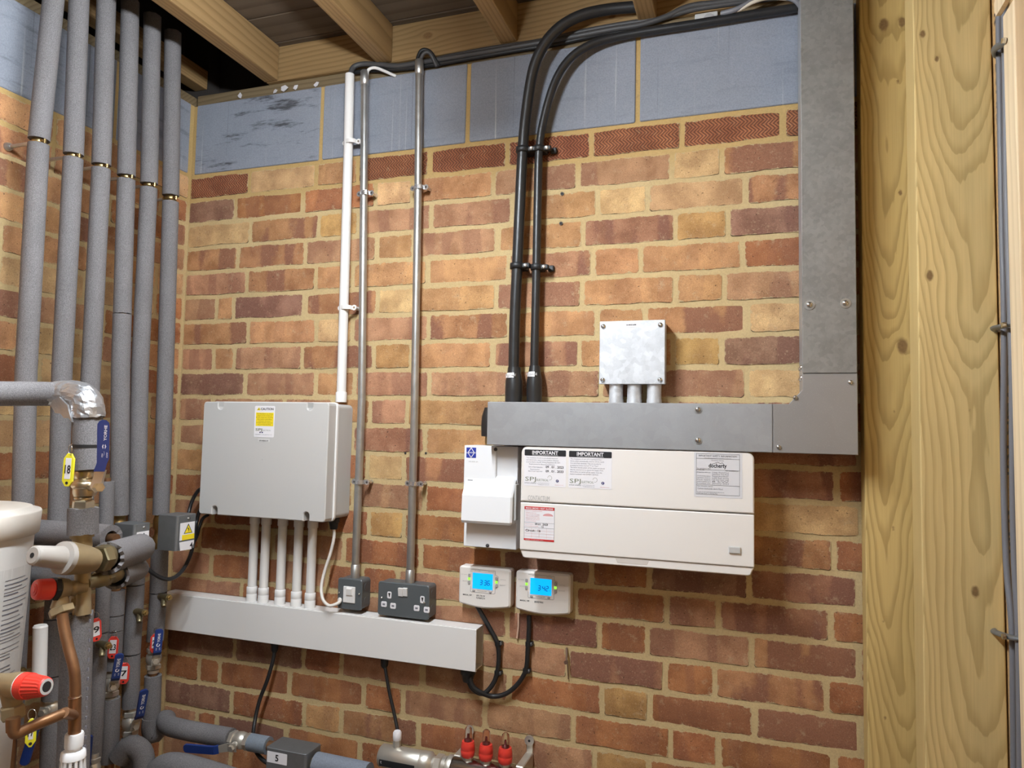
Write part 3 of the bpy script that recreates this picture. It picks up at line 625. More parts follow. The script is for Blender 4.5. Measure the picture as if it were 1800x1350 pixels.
def sticker(parent, quad, d, mat=PAPER, r=.002, name='sticker'):
    xs = [at(*q, d).x for q in quad]; zs_ = [at(*q, d).z for q in quad]
    x0, x1, z0, z1 = (xs[0] + xs[3]) / 2, (xs[1] + xs[2]) / 2, (zs_[2] + zs_[3]) / 2, (zs_[0] + zs_[1]) / 2
    mb = MB(); mb.prism(rrect(x0, x1, z0, z1, r, 3), wallfn, d, d + .0004); o = mb.build(name, mat, parent); return o, x0, x1, z0, z1, d + .0007
def facebook(pr, x, z, r, d):
    disc(pr, V(x, d, z), r, 4, 14, OUT, .0001); pr.text('f', V(x, d + .0004, z - r * .62), r * 1.3, m=2, align='c', bold=True)
def spj(pr, x0, x1, z, d, k=1.0):
    w = x1 - x0
    pr.text('SPJ', V(x0 + w * .03, d, z), .0095 * k, m=3, w=w * .26); pr.text('ELECTRICAL', V(x0 + w * .31, d, z + .0005), .0050 * k, m=3, w=w * .28)
    c = V(x0 + w * .62, d, z + .0085 * k); rr = .0052 * k
    for i in range(14):
        a0, a1 = math.radians(-110 + 290 * i / 14), math.radians(-110 + 290 * (i + 1) / 14)
        f = lambda a, q: c + Vector((math.cos(a) * q, 0, math.sin(a) * q))
        pr.add([f(a0, rr), f(a1, rr), f(a1, rr - .0006), f(a0, rr - .0006)], [(0, 1, 2, 3)], 3)
    pr.text('07533 698663  |', V(x0 + w * .02, d, z - .0062 * k), .0028 * k, m=1, w=w * .32)
    pr.text('www.spjelectrical.co.uk', V(x0 + w * .35, d, z - .0045 * k), .0016 * k, m=1, w=w * .26); pr.text('info@spjelectrical.co.uk', V(x0 + w * .35, d, z - .0080 * k), .0016 * k, m=1, w=w * .26)
PR = [INK, INKG, PAPER, INKO, INKB, INKR, INKP, YELS]
def important(quad, lines, notes):
    o, x0, x1, z0, z1, d = sticker(t, quad, CDp, PAPER, .0025); w = x1 - x0; h = z1 - z0; pr = MB()
    pr.prism(rrect(x0 + .0005, x1 - .0005, z1 - h * .175, z1 - .0005, .002, 3), wallfn, d - .0003, d - .0001, 0)
    pr.text('IMPORTANT', V((x0 + x1) / 2, d, z1 - h * .130), .0080, m=2, align='c', w=w * .62, bold=True); pr.add([V(x0 + w * .19, d, z1 - h * .15), V(x0 + w * .81, d, z1 - h * .15), V(x0 + w * .81, d, z1 - h * .157), V(x0 + w * .19, d, z1 - h * .157)], [(0, 1, 2, 3)], 2)
    for i, (s_, a, c, hh) in enumerate(lines): pr.text(s_, V(x0 + w * a, d, z1 - h * c), hh, m=1, w=None)
    for s_, a, c, hh in notes: pr.text(s_, V(x0 + w * a, d, z1 - h * c), hh, m=0, bold=True)
    spj(pr, x0, x1, z1 - h * .865, d); facebook(pr, x0 + w * .80, z1 - h * .84, .0034, d); pr.text('@spjelectrical', V(x0 + w * .74, d, z1 - h * .955), .0018, m=6, w=w * .2); pr.build('print', PR, o)
L1 = ['This installation should be periodically inspected', 'and tested and a report on its condition obtained,', 'as prescribed in the IET Wiring Regulations BS 7671', 'Requirements for Electrical Installations.']
L2 = ['This installation, or part of it, is protected by a', 'device which automatically switches off the supply', 'if an earth fault develops. Test six-monthly by', 'pressing the button marked "T" or "Test".', 'The device should switch off the supply and should', 'then be switched on to restore the supply. If the', 'device does not switch off the supply when the', 'button is pressed, seek EXPERT ADVICE.']
important([(923, 790), (996, 791), (994, 857), (920, 853)], [(s_, .05 if i < 3 else .12, .245 + .058 * i, .0027) for i, s_ in enumerate(L1)] + [('Date of last inspection', .11, .495, .0026), ('Recommended', .15, .56, .0026), ('date of next inspection', .10, .61, .0026)], [('09 . 01 . 2023', .52, .50, .0054), ('09 . 01 . 2033', .52, .615, .0054)])
important([(1000, 792), (1076, 794), (1075, 861), (999, 857)], [(s_, .04, .235 + .058 * i, .0027) for i, s_ in enumerate(L2)], [])
o, x0, x1, z0, z1, d = sticker(t, [(922, 890), (975, 892), (974, 953), (921, 949)], CDp, PAPER, .0005); w = x1 - x0; h = z1 - z0; pr = MB()
pr.box(x0, x1, d - .0003, d - .0001, z1 - h * .09, z1, 5); pr.box(x0, x1, d - .0003, d - .0001, z0, z0 + h * .055, 5)
for a in (0, 1): pr.box(x0 if a == 0 else x1 - .0005, x0 + .0005 if a == 0 else x1, d - .0003, d - .0001, z0, z1, 1)
pr.text('MAINS SMOKE / HEAT ALARMS', V((x0 + x1) / 2, d, z1 - h * .07), .0034, m=2, align='c', w=w * .9, bold=True); pr.text('Number of test report alarm', V(x0 + w * .05, d, z0 + h * .017), .0016, m=2, w=w * .6)
pr.text('HOW TO OPERATE ALARMS', V(x0 + w * .04, d, z1 - h * .145), .0022, m=6, w=w * .55)
for i in range(6): pr.text(('SMOKE ALARM IN', 'HEAT ALARM KITCHEN', 'TEST ALARM WEEKLY', 'REPLACE AFTER TEN', 'YEARS OF USE FROM', 'DATE OF FITTING')[i], V(x0 + w * .05, d, z1 - h * (.20 + i * .048)), .0020, m=6, w=w * (.34 if i in (0, 5) else .46))
cx, cz = x0 + w * .79, z1 - h * .26
for k in range(16):
    a0, a1 = 2 * math.pi * k / 16, 2 * math.pi * (k + 1) / 16; pr.add([V(cx, d, cz), V(cx + math.cos(a0) * w * .17, d, cz + math.sin(a0) * h * .08), V(cx + math.cos(a1) * w * .17, d, cz + math.sin(a1) * h * .08)], [(0, 1, 2)], 6 if k < 8 else 2)
for zz in (.47, .62): pr.box(x0, x1, d - .0002, d, z1 - h * zz, z1 - h * zz + .0004, 1)
for k in range(1, 4): pr.box(x0, x1, d - .0002, d, z1 - h * (.62 + .085 * k), z1 - h * (.62 + .085 * k) + .0003, 6); pr.box(x0 + w * k / 4, x0 + w * k / 4 + .0003, d - .0002, d, z0 + h * .08, z1 - h * .62, 6)
pr.text('DATE OF INSTALL', V(x0 + w * .04, d, z1 - h * .53), .0018, m=6); pr.text('NO OF ALARMS IN SYSTEM', V(x0 + w * .04, d, z1 - h * .59), .0018, m=6)
pr.text('09.01  2023', V(x0 + w * .36, d, z1 - h * .535), .0042, m=0, w=w * .43, bold=True); pr.text('13', V(x0 + w * .58, d, z1 - h * .605), .0042, m=0, bold=True); pr.text('Circuit : 16', V(x0 + w * .05, d, z1 - h * .735), .0048, m=0, w=w * .5, bold=True); pr.build('print', PR, o)
o, x0, x1, z0, z1, d = sticker(t, [(1221, 795), (1304, 797), (1306, 877), (1219, 873)], CDp, plain('clear_label', (.62, .61, .63), .4), .001); w = x1 - x0; h = z1 - z0; pr = MB()
bx0, bx1, bz0, bz1 = x0 + w * .045, x1 - w * .06, z0 + h * .06, z1 - h * .03
for a, b_, c_, e in ((bx0, bx1, bz0, bz0), (bx0, bx1, bz1, bz1), (bx0, bx1, bz1 - h * .11, bz1 - h * .11), (bx0, bx1, bz0 + h * .55, bz0 + h * .55), (bx0, bx1, bz0 + h * .21, bz0 + h * .21)): pr.box(a, b_, d - .0002, d, c_, e + .0005, 0)
for a in (bx0, bx1): pr.box(a, a + .0005, d - .0002, d, bz0, bz1, 0)
mxx = (bx0 + bx1) / 2
pr.text('IMPORTANT SAFETY INFORMATION', V(mxx, d, bz1 - h * .062), .0036, m=0, align='c', w=(bx1 - bx0) * .88); pr.text('This label must not be removed or covered', V(mxx, d, bz1 - h * .098), .0018, m=1, align='c', w=(bx1 - bx0) * .62)
pr.text('Docherty Group', V(mxx, d, bz1 - h * .155), .0026, m=1, align='c'); pr.text('docherty', V(mxx, d, bz1 - h * .30), .0084, m=0, align='c', w=(bx1 - bx0) * .42, bold=True)
rf = [(-.14, 0), (0, .052), (.07, .026), (.085, .043), (.10, .043), (.135, 0)]
for (a, b_), (c_, e) in zip(rf, rf[1:]):
    p0, p1 = Vector((mxx + a * w, 0, bz1 - h * .235 + b_ * h)), Vector((mxx + c_ * w, 0, bz1 - h * .235 + e * h)); v = (p1 - p0).normalized(); n = Vector((-v.z, 0, v.x)) * .0004
    pr.add([q + V(0, d, 0) for q in (p0 - n, p1 - n, p1 + n, p0 + n)], [(0, 1, 2, 3)], 0)
pr.text('To WHOM IT MAY', V(bx0 + .002, d, bz1 - h * .345), .0024, m=0); pr.text('T: 0123 456', V(bx0 + .002, d, bz1 - h * .37), .0022, m=0); pr.text('Ref: installation no.', V(bx1 - .002, d, bz1 - h * .375), .0024, m=0, align='r')
for i, (a, b_) in enumerate((('Property address:', 'Cottage, Windmill Road'), ('', 'Sutherland  Park Road'), ('This hearth and chimney installed on:', 'September'), ('The hearth is suitable for:', 'solid fuel stove'), ('Flue type:', '125 mm twin wall'), ('Suitable for appliance up to:', '8 kW'), ('Installed on:', 'January 2023'))):
    z = bz1 - h * (.425 + .041 * i); pr.text(a, V(bx0 + .002, d, z), .0020, m=0, w=.028 if a else None); pr.text(b_, V(bx0 + .033, d, z), .0030, m=1, w=.034)
pr.text('Other information, optional:', V(bx0 + .002, d, bz0 + h * .175), .0020, m=0); pr.text('Carbon monoxide alarm fitted', V(bx0 + .003, d, bz0 + h * .115), .0034, m=1, w=.052); pr.text('For safety this label must be fixed beside the electricity unit', V(bx0 + .002, d, bz0 + h * .048), .0018, m=0, w=.056); pr.text('meter, gas meter or chimney flue', V(bx0 + .002, d, bz0 + h * .018), .0018, m=0, w=.042); pr.build('print', PR, o)
# --- grey enclosure
ED = .115
t = thing('wiring_enclosure', 'large grey plastic wiring enclosure with a yellow caution sticker', 'enclosure', V(.395, 0, 1.298))
ex0, ex1, ez0, ez1 = .193, .594, 1.2985, 1.606
mb = MB(); mb.prism(rrect(ex0 + .004, ex1 + .001, ez0 + .003, ez1 - .002, .012, 5), wallfn, .001, .072, 0, .002); mb.build('enclosure_body', GREYP, t)
mb = MB(); mb.prism(rrect(ex0 - .001, ex1 + .004, ez0 - .002, ez1 + .002, .012, 5), wallfn, .072, .080, 0, .0015); mb.build('rim_seal', WHITE, t)
nx = [at(388, 712, ED).x, at(545, 712, ED).x]; nb = [at(377, 895, ED).x, at(538, 905, ED).x]; rn = .0085
def notch(cx, zc, up):
    out = []
    for k in range(9):
        a = math.pi * k / 8; out.append((cx - math.cos(a) * rn if not up else cx + math.cos(a) * rn, zc + (math.sin(a) if not up else -math.sin(a)) * rn))
    return out
pl = [(ex0, ez1 - .008), (ex0, ez0 + .008), (ex0 + .003, ez0 + .002), (ex0 + .008, ez0)]
for c in nb: pl += [(c - rn, ez0)] + notch(c, ez0 + .015, False)[0:] + [(c + rn, ez0)]
pl += [(ex1 - .008, ez0), (ex1 - .002, ez0 + .002), (ex1, ez0 + .008), (ex1, ez1 - .008), (ex1 - .002, ez1 - .002), (ex1 - .008, ez1)]
for c in reversed(nx): pl += [(c + rn, ez1)] + notch(c, ez1 - .012, True) + [(c - rn, ez1)]
pl += [(ex0 + .008, ez1), (ex0 + .003, ez1 - .002)]
pl = clean(pl)
mb = MB(); mb.prism(pl, wallfn, .080, ED, 0, .0022); mb.build('lid', GREYP, t)
for c, z in [(q, ez1 - .012) for q in nx] + [(q, ez0 + .015) for q in nb]: screw(t, c, .080, z, .0055, 'screw', GREYP, True)
q = at(461, 808, ED); mb = MB(); disc(mb, q, .0016, 0, 10, OUT, .0003); mb.build('mould_mark', INKL, t)
o, x0, x1, z0, z1, d = sticker(t, [(449, 713), (483, 714), (482, 769), (446, 768)], ED, PAPER, .003); w = x1 - x0; h = z1 - z0; pr = MB()
pr.text('CAUTION', V(x0 + w * .30, d, z1 - h * .135), .0062, m=0, w=w * .63, bold=True)
a, b_ = x0 + w * .20, z1 - h * .14
pr.add([V(a - w * .10, d, b_), V(a + w * .10, d, b_), V(a, d, b_ + h * .095)], [(0, 1, 2)], 7); pr.add([V(a - .001, d + .0002, b_ + .003), V(a + .0012, d + .0002, b_ + .004), V(a - .0006, d + .0002, b_ + .0005)], [(0, 1, 2)], 0); pr.add([V(a - .0002, d + .0002, b_ + .003), V(a + .0012, d + .0002, b_ + .0032), V(a + .0008, d + .0002, b_ + .0062)], [(0, 1, 2)], 0)
pr.box(x0 + w * .07, x1 - w * .05, d - .0003, d - .0001, z1 - h * .645, z1 - h * .215, 7)
for i, s_ in enumerate(('This installation has wiring', 'colours to two versions of', 'BS 7671. Great care should be', 'taken before undertaking', 'extension, alteration', 'or repair that all conductors', 'are correctly identified.')): pr.text(s_, V((x0 + x1) / 2, d, z1 - h * (.27 + i * .057)), .0027, m=0, align='c', w=w * (.80, .74, .84, .72, .60, .80, .66)[i])
pr.text('SPJ', V(x0 + w * .07, d, z1 - h * .80), .0066, m=3, w=w * .34, bold=True); pr.text('ELECTRICAL', V(x0 + w * .44, d, z1 - h * .80), .0034, m=3, w=w * .40)
disc(pr, V(x0 + w * .31, d - .0002, z1 - h * .85), .0018, 4); disc(pr, V(x0 + w * .42, d - .0002, z1 - h * .85), .0018, 4); pr.text('07533 698663  |  www.spjelectrical.co.uk', V(x0 + w * .06, d, z1 - h * .93), .0022, m=1, w=w * .84); pr.build('print', PR, o)
o, x0, x1, z0, z1, d = sticker(t, [(454, 771), (474, 771.5), (474, 777), (453.5, 776.5)], ED, plain('grey_white_label', (.60, .59, .58), .5), .0005); pr = MB(); pr.text('UFH WIRING C/R', V((x0 + x1) / 2, d, z0 + .0016), .0032, m=0, align='c', w=(x1 - x0) * .8, bold=True); pr.build('print', PR, o)
# gland under the enclosure with white flex to the spur
sp0 = at(600, 1056, .052)
t2 = thing('white_flex', 'white flex looping from the gland under the enclosure to the fused spur', 'cable', at(588, 915, .06))
mb = MB(); g0 = V(.577, .045, ez0 + .004); mb.hexn(g0, g0 - Z1 * .012, .0145); mb.cyl(g0 - Z1 * .012, g0 - Z1 * .030, .0125, .0095, 14); mb.build('gland', BLACKM, t2)
pts = [g0 - Z1 * .026] + [at(x, y, d) for x, y, d in ((587, 945, .045), (581, 972, .045), (571, 1003, .048), (565, 1030, .055), (567, 1052, .064), (577, 1064, .068), (588, 1063, .064), (597, 1058, .056))] + [V(.6045, .0465, 1.0905)]
mb = MB(); mb.tube(smooth(pts, 6), .0042, 10); mb.build('flex_sheath', plain('white_flex_pvc', (.70, .66, .61), .4), t2)

# --- white trunking and five white conduits
t = thing('white_trunking', 'long white plastic trunking with an open right end, low on the brick wall', 'trunking', V(.52, 0, .955))
wx0, wx1, wz0, wz1, WD = .02, .994, .957, 1.0565, .055
mb = MB(); k = .0025
mb.box(wx0, wx1 - .002, .001, .001 + k, wz0, wz1); mb.box(wx0, wx1 - .002, .001, WD - .004, wz1 - k, wz1); mb.box(wx0, wx1 - .002, .001, WD - .004, wz0, wz0 + k); mb.box(wx0, wx0 + k, .001, WD - .004, wz0, wz1)
for z in (wz0 + .026, wz0 + .055): mb.box(wx0, wx1 - .002, .001, .006, z, z + .002)
mb.build('trunking_base', WHITE, t)
mb = MB(); mb.rbox(wx0, wx1, WD - .0035, WD, wz0 - .0005, wz1 + .0005, .0012, 2); mb.box(wx0, wx1, WD - .010, WD - .0034, wz1, wz1 + .0015); mb.box(wx0, wx1, WD - .010, WD - .0034, wz0 - .0015, wz0); mb.build('lid', WHITE, t)
for i, (pt, pb) in enumerate(zip((446.7, 467.3, 496, 525, 549), (443.8, 464, 493.8, 522, 546.7))):
    x = (at(pt, 912, .03).x + at(pb, 1052, .03).x) / 2
    lab = ['leftmost of five short white conduits between enclosure and white trunking', 'second from left of five short white conduits under the enclosure', 'middle one of five short white conduits under the enclosure', 'fourth from left of five short white conduits under the enclosure', 'rightmost of five short white conduits under the enclosure'][i]
    c = thing('white_conduit', lab, 'conduit', V(x, .03, wz1), 'short white conduits below the enclosure'); D = .030
    mb = MB(); mb.cyl(V(x, D, wz1 + .001), V(x, D, ez0 + .002), .0122, None, 18); mb.build('conduit_tube', WHITE, c)
    mb = MB(); mb.lathe(V(x, D, wz1), V(x, D, wz1 + .040), [(0, .0145), (.5, .0145), (.52, .0138), (.55, .0145), (.97, .0145), (1, .0130)], 18); mb.build('coupler', WHITE, c)
    mb = MB(); mb.lathe(V(x, D, ez0 - .030), V(x, D, ez0 + .003), [(0, .0130), (.05, .0142), (1, .0142)], 18); mb.build('coupler', WHITE, c)
# glands and black leads under the white trunking
def lead(label, gx, pts, r, gr, cat='cable', end=None):
    t = thing('black_lead', label, cat, V(gx, .03, wz0)); mb = MB()
    mb.lathe(V(gx, .03, wz0), V(gx, .03, wz0 - .030), [(0, gr), (.3, gr), (.35, gr * .9), (.8, gr * .85), (1, gr * .55)], 12); mb.build('gland', BLACKM, t)
    mb = MB(); mb.tube(smooth([V(gx, .03, wz0 - .024)] + pts, 6), r, 10); mb.build('lead_sheath', BLACKM, t); return t
lead('black lead hanging from the left part of the white trunking towards the box marked 5', at(483, 1135, .03).x, [at(x, y, d) for x, y, d in ((480, 1160, .034), (470, 1195, .04), (456, 1232, .045), (448, 1268, .06), (445, 1296, .09), (449, 1318, .13), (460, 1334, .155), (478, 1346, .16))], .0052, .011)
lead('black lead hanging from the middle of the white trunking to the flow manifold', at(676, 1160, .03).x, [at(x, y, d) for x, y, d in ((678, 1180, .033), (684, 1215, .036), (692, 1250, .04), (699, 1285, .05), (703, 1312, .06))], .0042, .011)

# --- steel conduits with saddles
def saddle(parent, q, d, r, mats, hw=.0055, white=False):
    mb = MB(); n = 8
    hb = d - r * .12; prof = [(-r - .013, hb), (-r - .001, hb)] + [(-math.cos(math.pi * k / n) * (r + .0015), d + math.sin(math.pi * k / n) * (r + .0015)) for k in range(n + 1)] + [(r + .001, hb), (r + .013, hb)]
    vs = []
    for dz in (-hw, hw):
        for off in (0, .0016):
            for i, (a, h) in enumerate(prof): vs.append(V(q.x + a * (1 + (off / max(abs(a), .004) if 1 < i < len(prof) - 2 else 0)), h + off, q.z + dz))
    m_ = len(prof); I = lambda s_, o_, i: (s_ * 2 + o_) * m_ + i; fs = []
    for i in range(m_ - 1):
        fs += [(I(0, 1, i), I(0, 1, i + 1), I(1, 1, i + 1), I(1, 1, i)), (I(0, 0, i), I(1, 0, i), I(1, 0, i + 1), I(0, 0, i + 1)), (I(0, 0, i), I(0, 0, i + 1), I(0, 1, i + 1), I(0, 1, i)), (I(1, 0, i), I(1, 1, i), I(1, 1, i + 1), I(1, 0, i + 1))]
    mb.add(vs, fs, 0)
    for s_ in (-1, 1):
        c = V(q.x + s_ * (r + .009), 0, q.z); mb.cyl(c + OUT * .001, c + OUT * (hb - .001), hw * .9, None, 12); mb.cyl(c + OUT * (hb - .001), c + OUT * (hb + .002), hw * 1.35, None, 14)
        mb.cyl(c + OUT * (hb + .002), c + OUT * (hb + .004), .0032, .0022, 10, 1)
    return mb.build('saddle', mats, parent)
def conduit(label, ptop, pbot, d, r, mat, bends, saddles, base, cmat, smat, topc=True):
    a = at(*ptop, d); b = at(*pbot, d); t = thing('steel_conduit' if cmat else 'white_conduit', label, 'conduit', V(b.x, d, b.z))
    pts = [a] + [at(x, y, d) for x, y in bends] + [b]; mb = MB(); mb.tube(pts, r, 18); mb.build('conduit_tube', mat, t)
    if topc:
        mb = MB(); e = (pts[1] - a).normalized(); mb.lathe(a - e * .012, a + e * .030, [(0, r * .95), (.05, r * 1.14), (.95, r * 1.16), (1, r * .9)], 18); mb.build('bush', cmat, t)
    if base:
        mb = MB(); e = (pts[-2] - b).normalized(); mb.lathe(b, b + e * base, [(0, r * 1.16), (.96, r * 1.16), (1, r)], 18); mb.build('coupler', cmat or mat, t)
    for s_ in saddles: saddle(t, at(*s_, d), d, r, smat)
    return t
CM = [galvmat('saddle_zinc', (.66, .67, .70), .25, 70, .9), DGREY]
conduit('steel conduit running down to the fused spur, beside the white conduit', (641, 132), (624, 1016), .028, .0102, GALVC, [(640, 300), (636, 700)], ((642, 340), (633.5, 847)), .036, GALVC, CM)
conduit('steel conduit running down to the double socket', (737, 113), (720.5, 1026), .028, .0102, GALVC, [(735, 330), (728, 760)], ((737, 330), (728, 850)), .036, GALVC, CM)
conduit('tall white plastic conduit rising from the enclosure to the timber plate', (615, 131), (599.5, 707), .028, .0128, WHITE, [(612, 270), (605, 520)], ((618, 250), (610, 541)), .028, None, [WHITE, STEEL], False)

# --- metal-clad spur and double socket
def clad(name, label, cat, x0, x1, z0, z1, D=.046):
    t = thing(name, label, cat, V((x0 + x1) / 2, 0, z0)); mb = MB()
    mb.prism(rrect(x0 + .001, x1 - .001, z0 + .001, z1 - .001, .009, 4), wallfn, .001, D - .005, 0, .001)
    for z in ((z0 + z1) / 2,): mb.cyl(V(x1 - .001, D * .5, z + .018), V(x1 - .0003, D * .5, z + .018), .0095, None, 16); mb.cyl(V(x1 - .001, D * .5, z - .018), V(x1 - .0003, D * .5, z - .018), .0095, None, 16)
    mb.build('back_box', SLATE, t); mb = MB(); mb.prism(rrect(x0, x1, z0, z1, .007, 4), wallfn, D - .005, D, 0, .0022); mb.build('face_plate', SLATE, t); return t
t = clad('fused_spur', 'grey metal-clad fused spur with a white switch and white flex', 'fused spur', .596, .669, 1.068, 1.1475)
a, b = at(604, 1030, .047), at(623.5, 1061, .047); mb = MB(); mb.rbox(a.x, b.x, .044, .0485, b.z, a.z, .0015, 2); mb.build('switch_module', WHITE, t)
a, b = at(608.5, 1032, .05), at(619.5, 1048, .05); mb = MB(); mb.rbox(a.x, b.x, .0485, .0505, b.z, a.z, .001, 1); mb.prism([(.0505, b.z + .002), (.0505, a.z - .001), (.0535, a.z - .004), (.0515, b.z + .002)], lambda u, w, h: V(h, u, w), a.x + .002, b.x - .002); mb.build('rocker', WHITE, t)
mb = MB(); mb.cyl(V(.604, .046, 1.090), V(.604, .049, 1.090), .0065, .005, 14); mb.build('flex_outlet', WHITE, t)
for px, py in ((596.5, 1041.5), (632, 1044)): q = at(px, py, .046); screw(t, q.x, .046, q.z, .0032)
t = clad('double_socket', 'grey metal-clad double socket with two white rocker switches', 'socket', .716, .861, 1.0635, 1.149)
for px in (704.5, 712.5):
    a, b = at(px - 3.6, 1033, .047), at(px + 3.6, 1049, .047); mb = MB(); mb.prism([(.046, b.z), (.046, a.z), (.052, a.z - .001), (.0485, b.z + .001)], lambda u, w, h: V(h, u, w), a.x, b.x, 0, .0004); mb.build('rocker', WHITE, t)
for (ex, ey), (lx, ly), (rx, ry) in (((684.5, 1046), (675, 1062), (691, 1065)), ((742.5, 1054), (732.5, 1069), (750, 1072))):
    for k, (px, py, hw, hh) in enumerate(((ex, ey, .0060, .0088), (lx, ly, .0080, .0072), (rx, ry, .0080, .0072))):
        q = at(px, py, .046); mb = MB(); mb.prism(rrect(q.x - hw, q.x + hw, q.z - hh, q.z + hh, .0035, 4), wallfn, .045, .0472, 0, .0006)
        if k == 0: mb.add([V(q.x - .0030, .0474, q.z + .0055), V(q.x + .0034, .0474, q.z + .0055), V(q.x + .0014, .0474, q.z - .0055), V(q.x - .0004, .0474, q.z - .0035)], [(0, 3, 2, 1)], 1)
        else: mb.box(q.x - .0036, q.x + .0036, .0472, .0474, q.z - .0022, q.z + .0022, 2)
        mb.build('pin_shutter', [PAPER, HOLE, INKG], t)
for px, py in ((671.5, 1050), (746.5, 1059)): q = at(px, py, .046); screw(t, q.x, .046, q.z, .0032)

# --- heating programmers
def seg7(mb, ch, x, z, h, d, m):
    S = {'3': 'abgcd', '6': 'afgedc', '4': 'fgbc', '2': 'abged'}[ch]; w = h * .52; k = h * .075
    B = {'a': (0, h, w, h), 'g': (0, h / 2, w, h / 2), 'd': (0, 0, w, 0), 'f': (0, h / 2, 0, h), 'b': (w, h / 2, w, h), 'e': (0, 0, 0, h / 2), 'c': (w, 0, w, h / 2)}
    for c in S:
        x0, z0, x1, z1 = B[c]; sk = .12
        if x0 == x1: z0 += k * .6; z1 -= k * .6
        else: x0 += k * .6; x1 -= k * .6
        mb.add([V(x + a + b_ * sk, d, z + b_) for a, b_ in ((x0 - (k if x0 == x1 else 0), z0 - (0 if x0 == x1 else k)), (x1 + (k if x0 == x1 else 0), z0 - (0 if x0 == x1 else k)), (x1 + (k if x0 == x1 else 0), z1 + (0 if x0 == x1 else k)), (x0 - (k if x0 == x1 else 0), z1 + (0 if x0 == x1 else k)))], [(0, 1, 2, 3)], m)
def programmer(label, x0, digits, zone):
    x1 = x0 + .1365; z0, z1, D = 1.1085, 1.2035, .031; w = x1 - x0; h = z1 - z0
    t = thing('heating_programmer', label, 'programmer', V((x0 + x1) / 2, 0, z0), 'heating programmers below the consumer unit')
    n = 10; out = [(x0 + .007 + (w - .014) * k / n, z0 + .0015 - .0065 * math.sin(math.pi * k / n)) for k in range(n + 1)]
    p = out + [(x1 - .002, z0 + .003), (x1, z0 + .008), (x1, z1 - .006), (x1 - .002, z1 - .002), (x1 - .006, z1), (x0 + .006, z1), (x0 + .002, z1 - .002), (x0, z1 - .006), (x0, z0 + .008), (x0 + .002, z0 + .003)]
    mb = MB(); mb.prism(p, wallfn, .001, D, 0, .004); mb.build('case', CREAM, t)
    sx0, sx1, sz0, sz1 = x0 + w * .275, x0 + w * .665, z0 + h * .44, z0 + h * .845
    mb = MB(); mb.prism(rrect(sx0 - .002, sx1 + .002, sz0 - .002, sz1 + .002, .003, 3), wallfn, D - .001, D + .0006); mb.build('screen_bezel', WHITE, t)
    mb = MB(); mb.box(sx0, sx1, D + .0006, D + .0010, sz0, sz1, 0); hh = h * .115; x = sx0 + (sx1 - sx0) * .36; z = sz0 + (sz1 - sz0) * .28; dd = D + .0013
    seg7(mb, digits[0], x, z, hh, dd, 1)
    for q in (.25, .7): mb.box(x + hh * .82, x + hh * .90, dd - .0002, dd, z + hh * q, z + hh * (q + .1), 1)
    seg7(mb, digits[1], x + hh * 1.02, z, hh, dd, 1); seg7(mb, digits[2], x + hh * 1.80, z, hh, dd, 1); mb.text('pm', V(x + hh * 2.55, dd, z), hh * .22, m=1); mb.build('screen', [LCD, plain('lcd_digit', (.0, .015, .10), .5)], t)
    for fx, fz in ((.205, .77), (.205, .585), (.735, .745), (.735, .56)):
        mb = MB(); mb.prism(rrect(x0 + w * fx - .0030, x0 + w * fx + .0030, z0 + h * fz - .0046, z0 + h * fz + .0046, .0028, 4), wallfn, D - .001, D + .0022, 0, .0008); mb.build('button', LBTN, t)
    for fx, fz in ((.205, .678), (.735, .652)):
        mb = MB(); mb.box(x0 + w * fx - .0028, x0 + w * fx + .0028, D - .0005, D + .0010, z0 + h * fz - .0028, z0 + h * fz + .0028); mb.build('indicator_lamp', LEDG, t)
    for fx, fz in ((.30, .385), (.62, .385)):
        mb = MB(); mb.prism(rrect(x0 + w * fx - .0036, x0 + w * fx + .0036, z0 + h * fz - .0026, z0 + h * fz + .0026, .0024, 4), wallfn, D - .001, D + .0022, 0, .0008); mb.build('button', LBTN, t)
    pr = MB(); d = D + .0003; pr.text('Thermostat OFF', V(x0 + w * .37, d, z0 + h * .375), .0027, m=1, w=w * .18)
    pr.text('MANUAL | OFF', V(x0 + w * .09, d, z0 + h * .24), .0036, m=0, w=w * .17, bold=True)
    for i, s_ in enumerate(zone): pr.text(s_, V(x0 + w * .435, d, z0 + h * (.245 - .06 * i if len(zone) > 1 else .235)), .0038, m=0, align='c', w=w * .165, bold=True)
    for fx, fz, s_ in ((.05, .765, 'HOT WATER'), (.08, .60, 'BOOST'), (.80, .715, 'HEATING'), (.80, .575, 'BOOST'), (.31, .885, 'HOT WATER'), (.57, .885, 'HEATING')): pr.text(s_, V(x0 + w * fx, d, z0 + h * fz), .0026, m=2, w=w * .11)
    ln = [(.235, .50), (.235, .36), (.25, .345), (.69, .345), (.71, .36), (.71, .49), (.765, .53), (.765, .80), (.71, .83), (.71, .93), (.235, .93)]
    for (a, b_), (c_, e) in zip(ln, ln[1:]):
        p0, p1 = Vector((x0 + w * a, 0, z0 + h * b_)), Vector((x0 + w * c_, 0, z0 + h * e)); v = (p1 - p0).normalized(); nn = Vector((-v.z, 0, v.x)) * .00035
        pr.add([q + V(0, d, 0) for q in (p0 - nn, p1 - nn, p1 + nn, p0 + nn)], [(0, 1, 2, 3)], 1)
    pr.build('print', [INK, INKG, INKL], t); return t
programmer('left heating programmer of two, its blue screen reading 3:36', .9345, '336', ('UFH, TH, W', 'P UP HEATG, TH'))
programmer('right heating programmer of two, its blue screen reading 3:42', 1.0845, '342', ('SERVICE WING',))
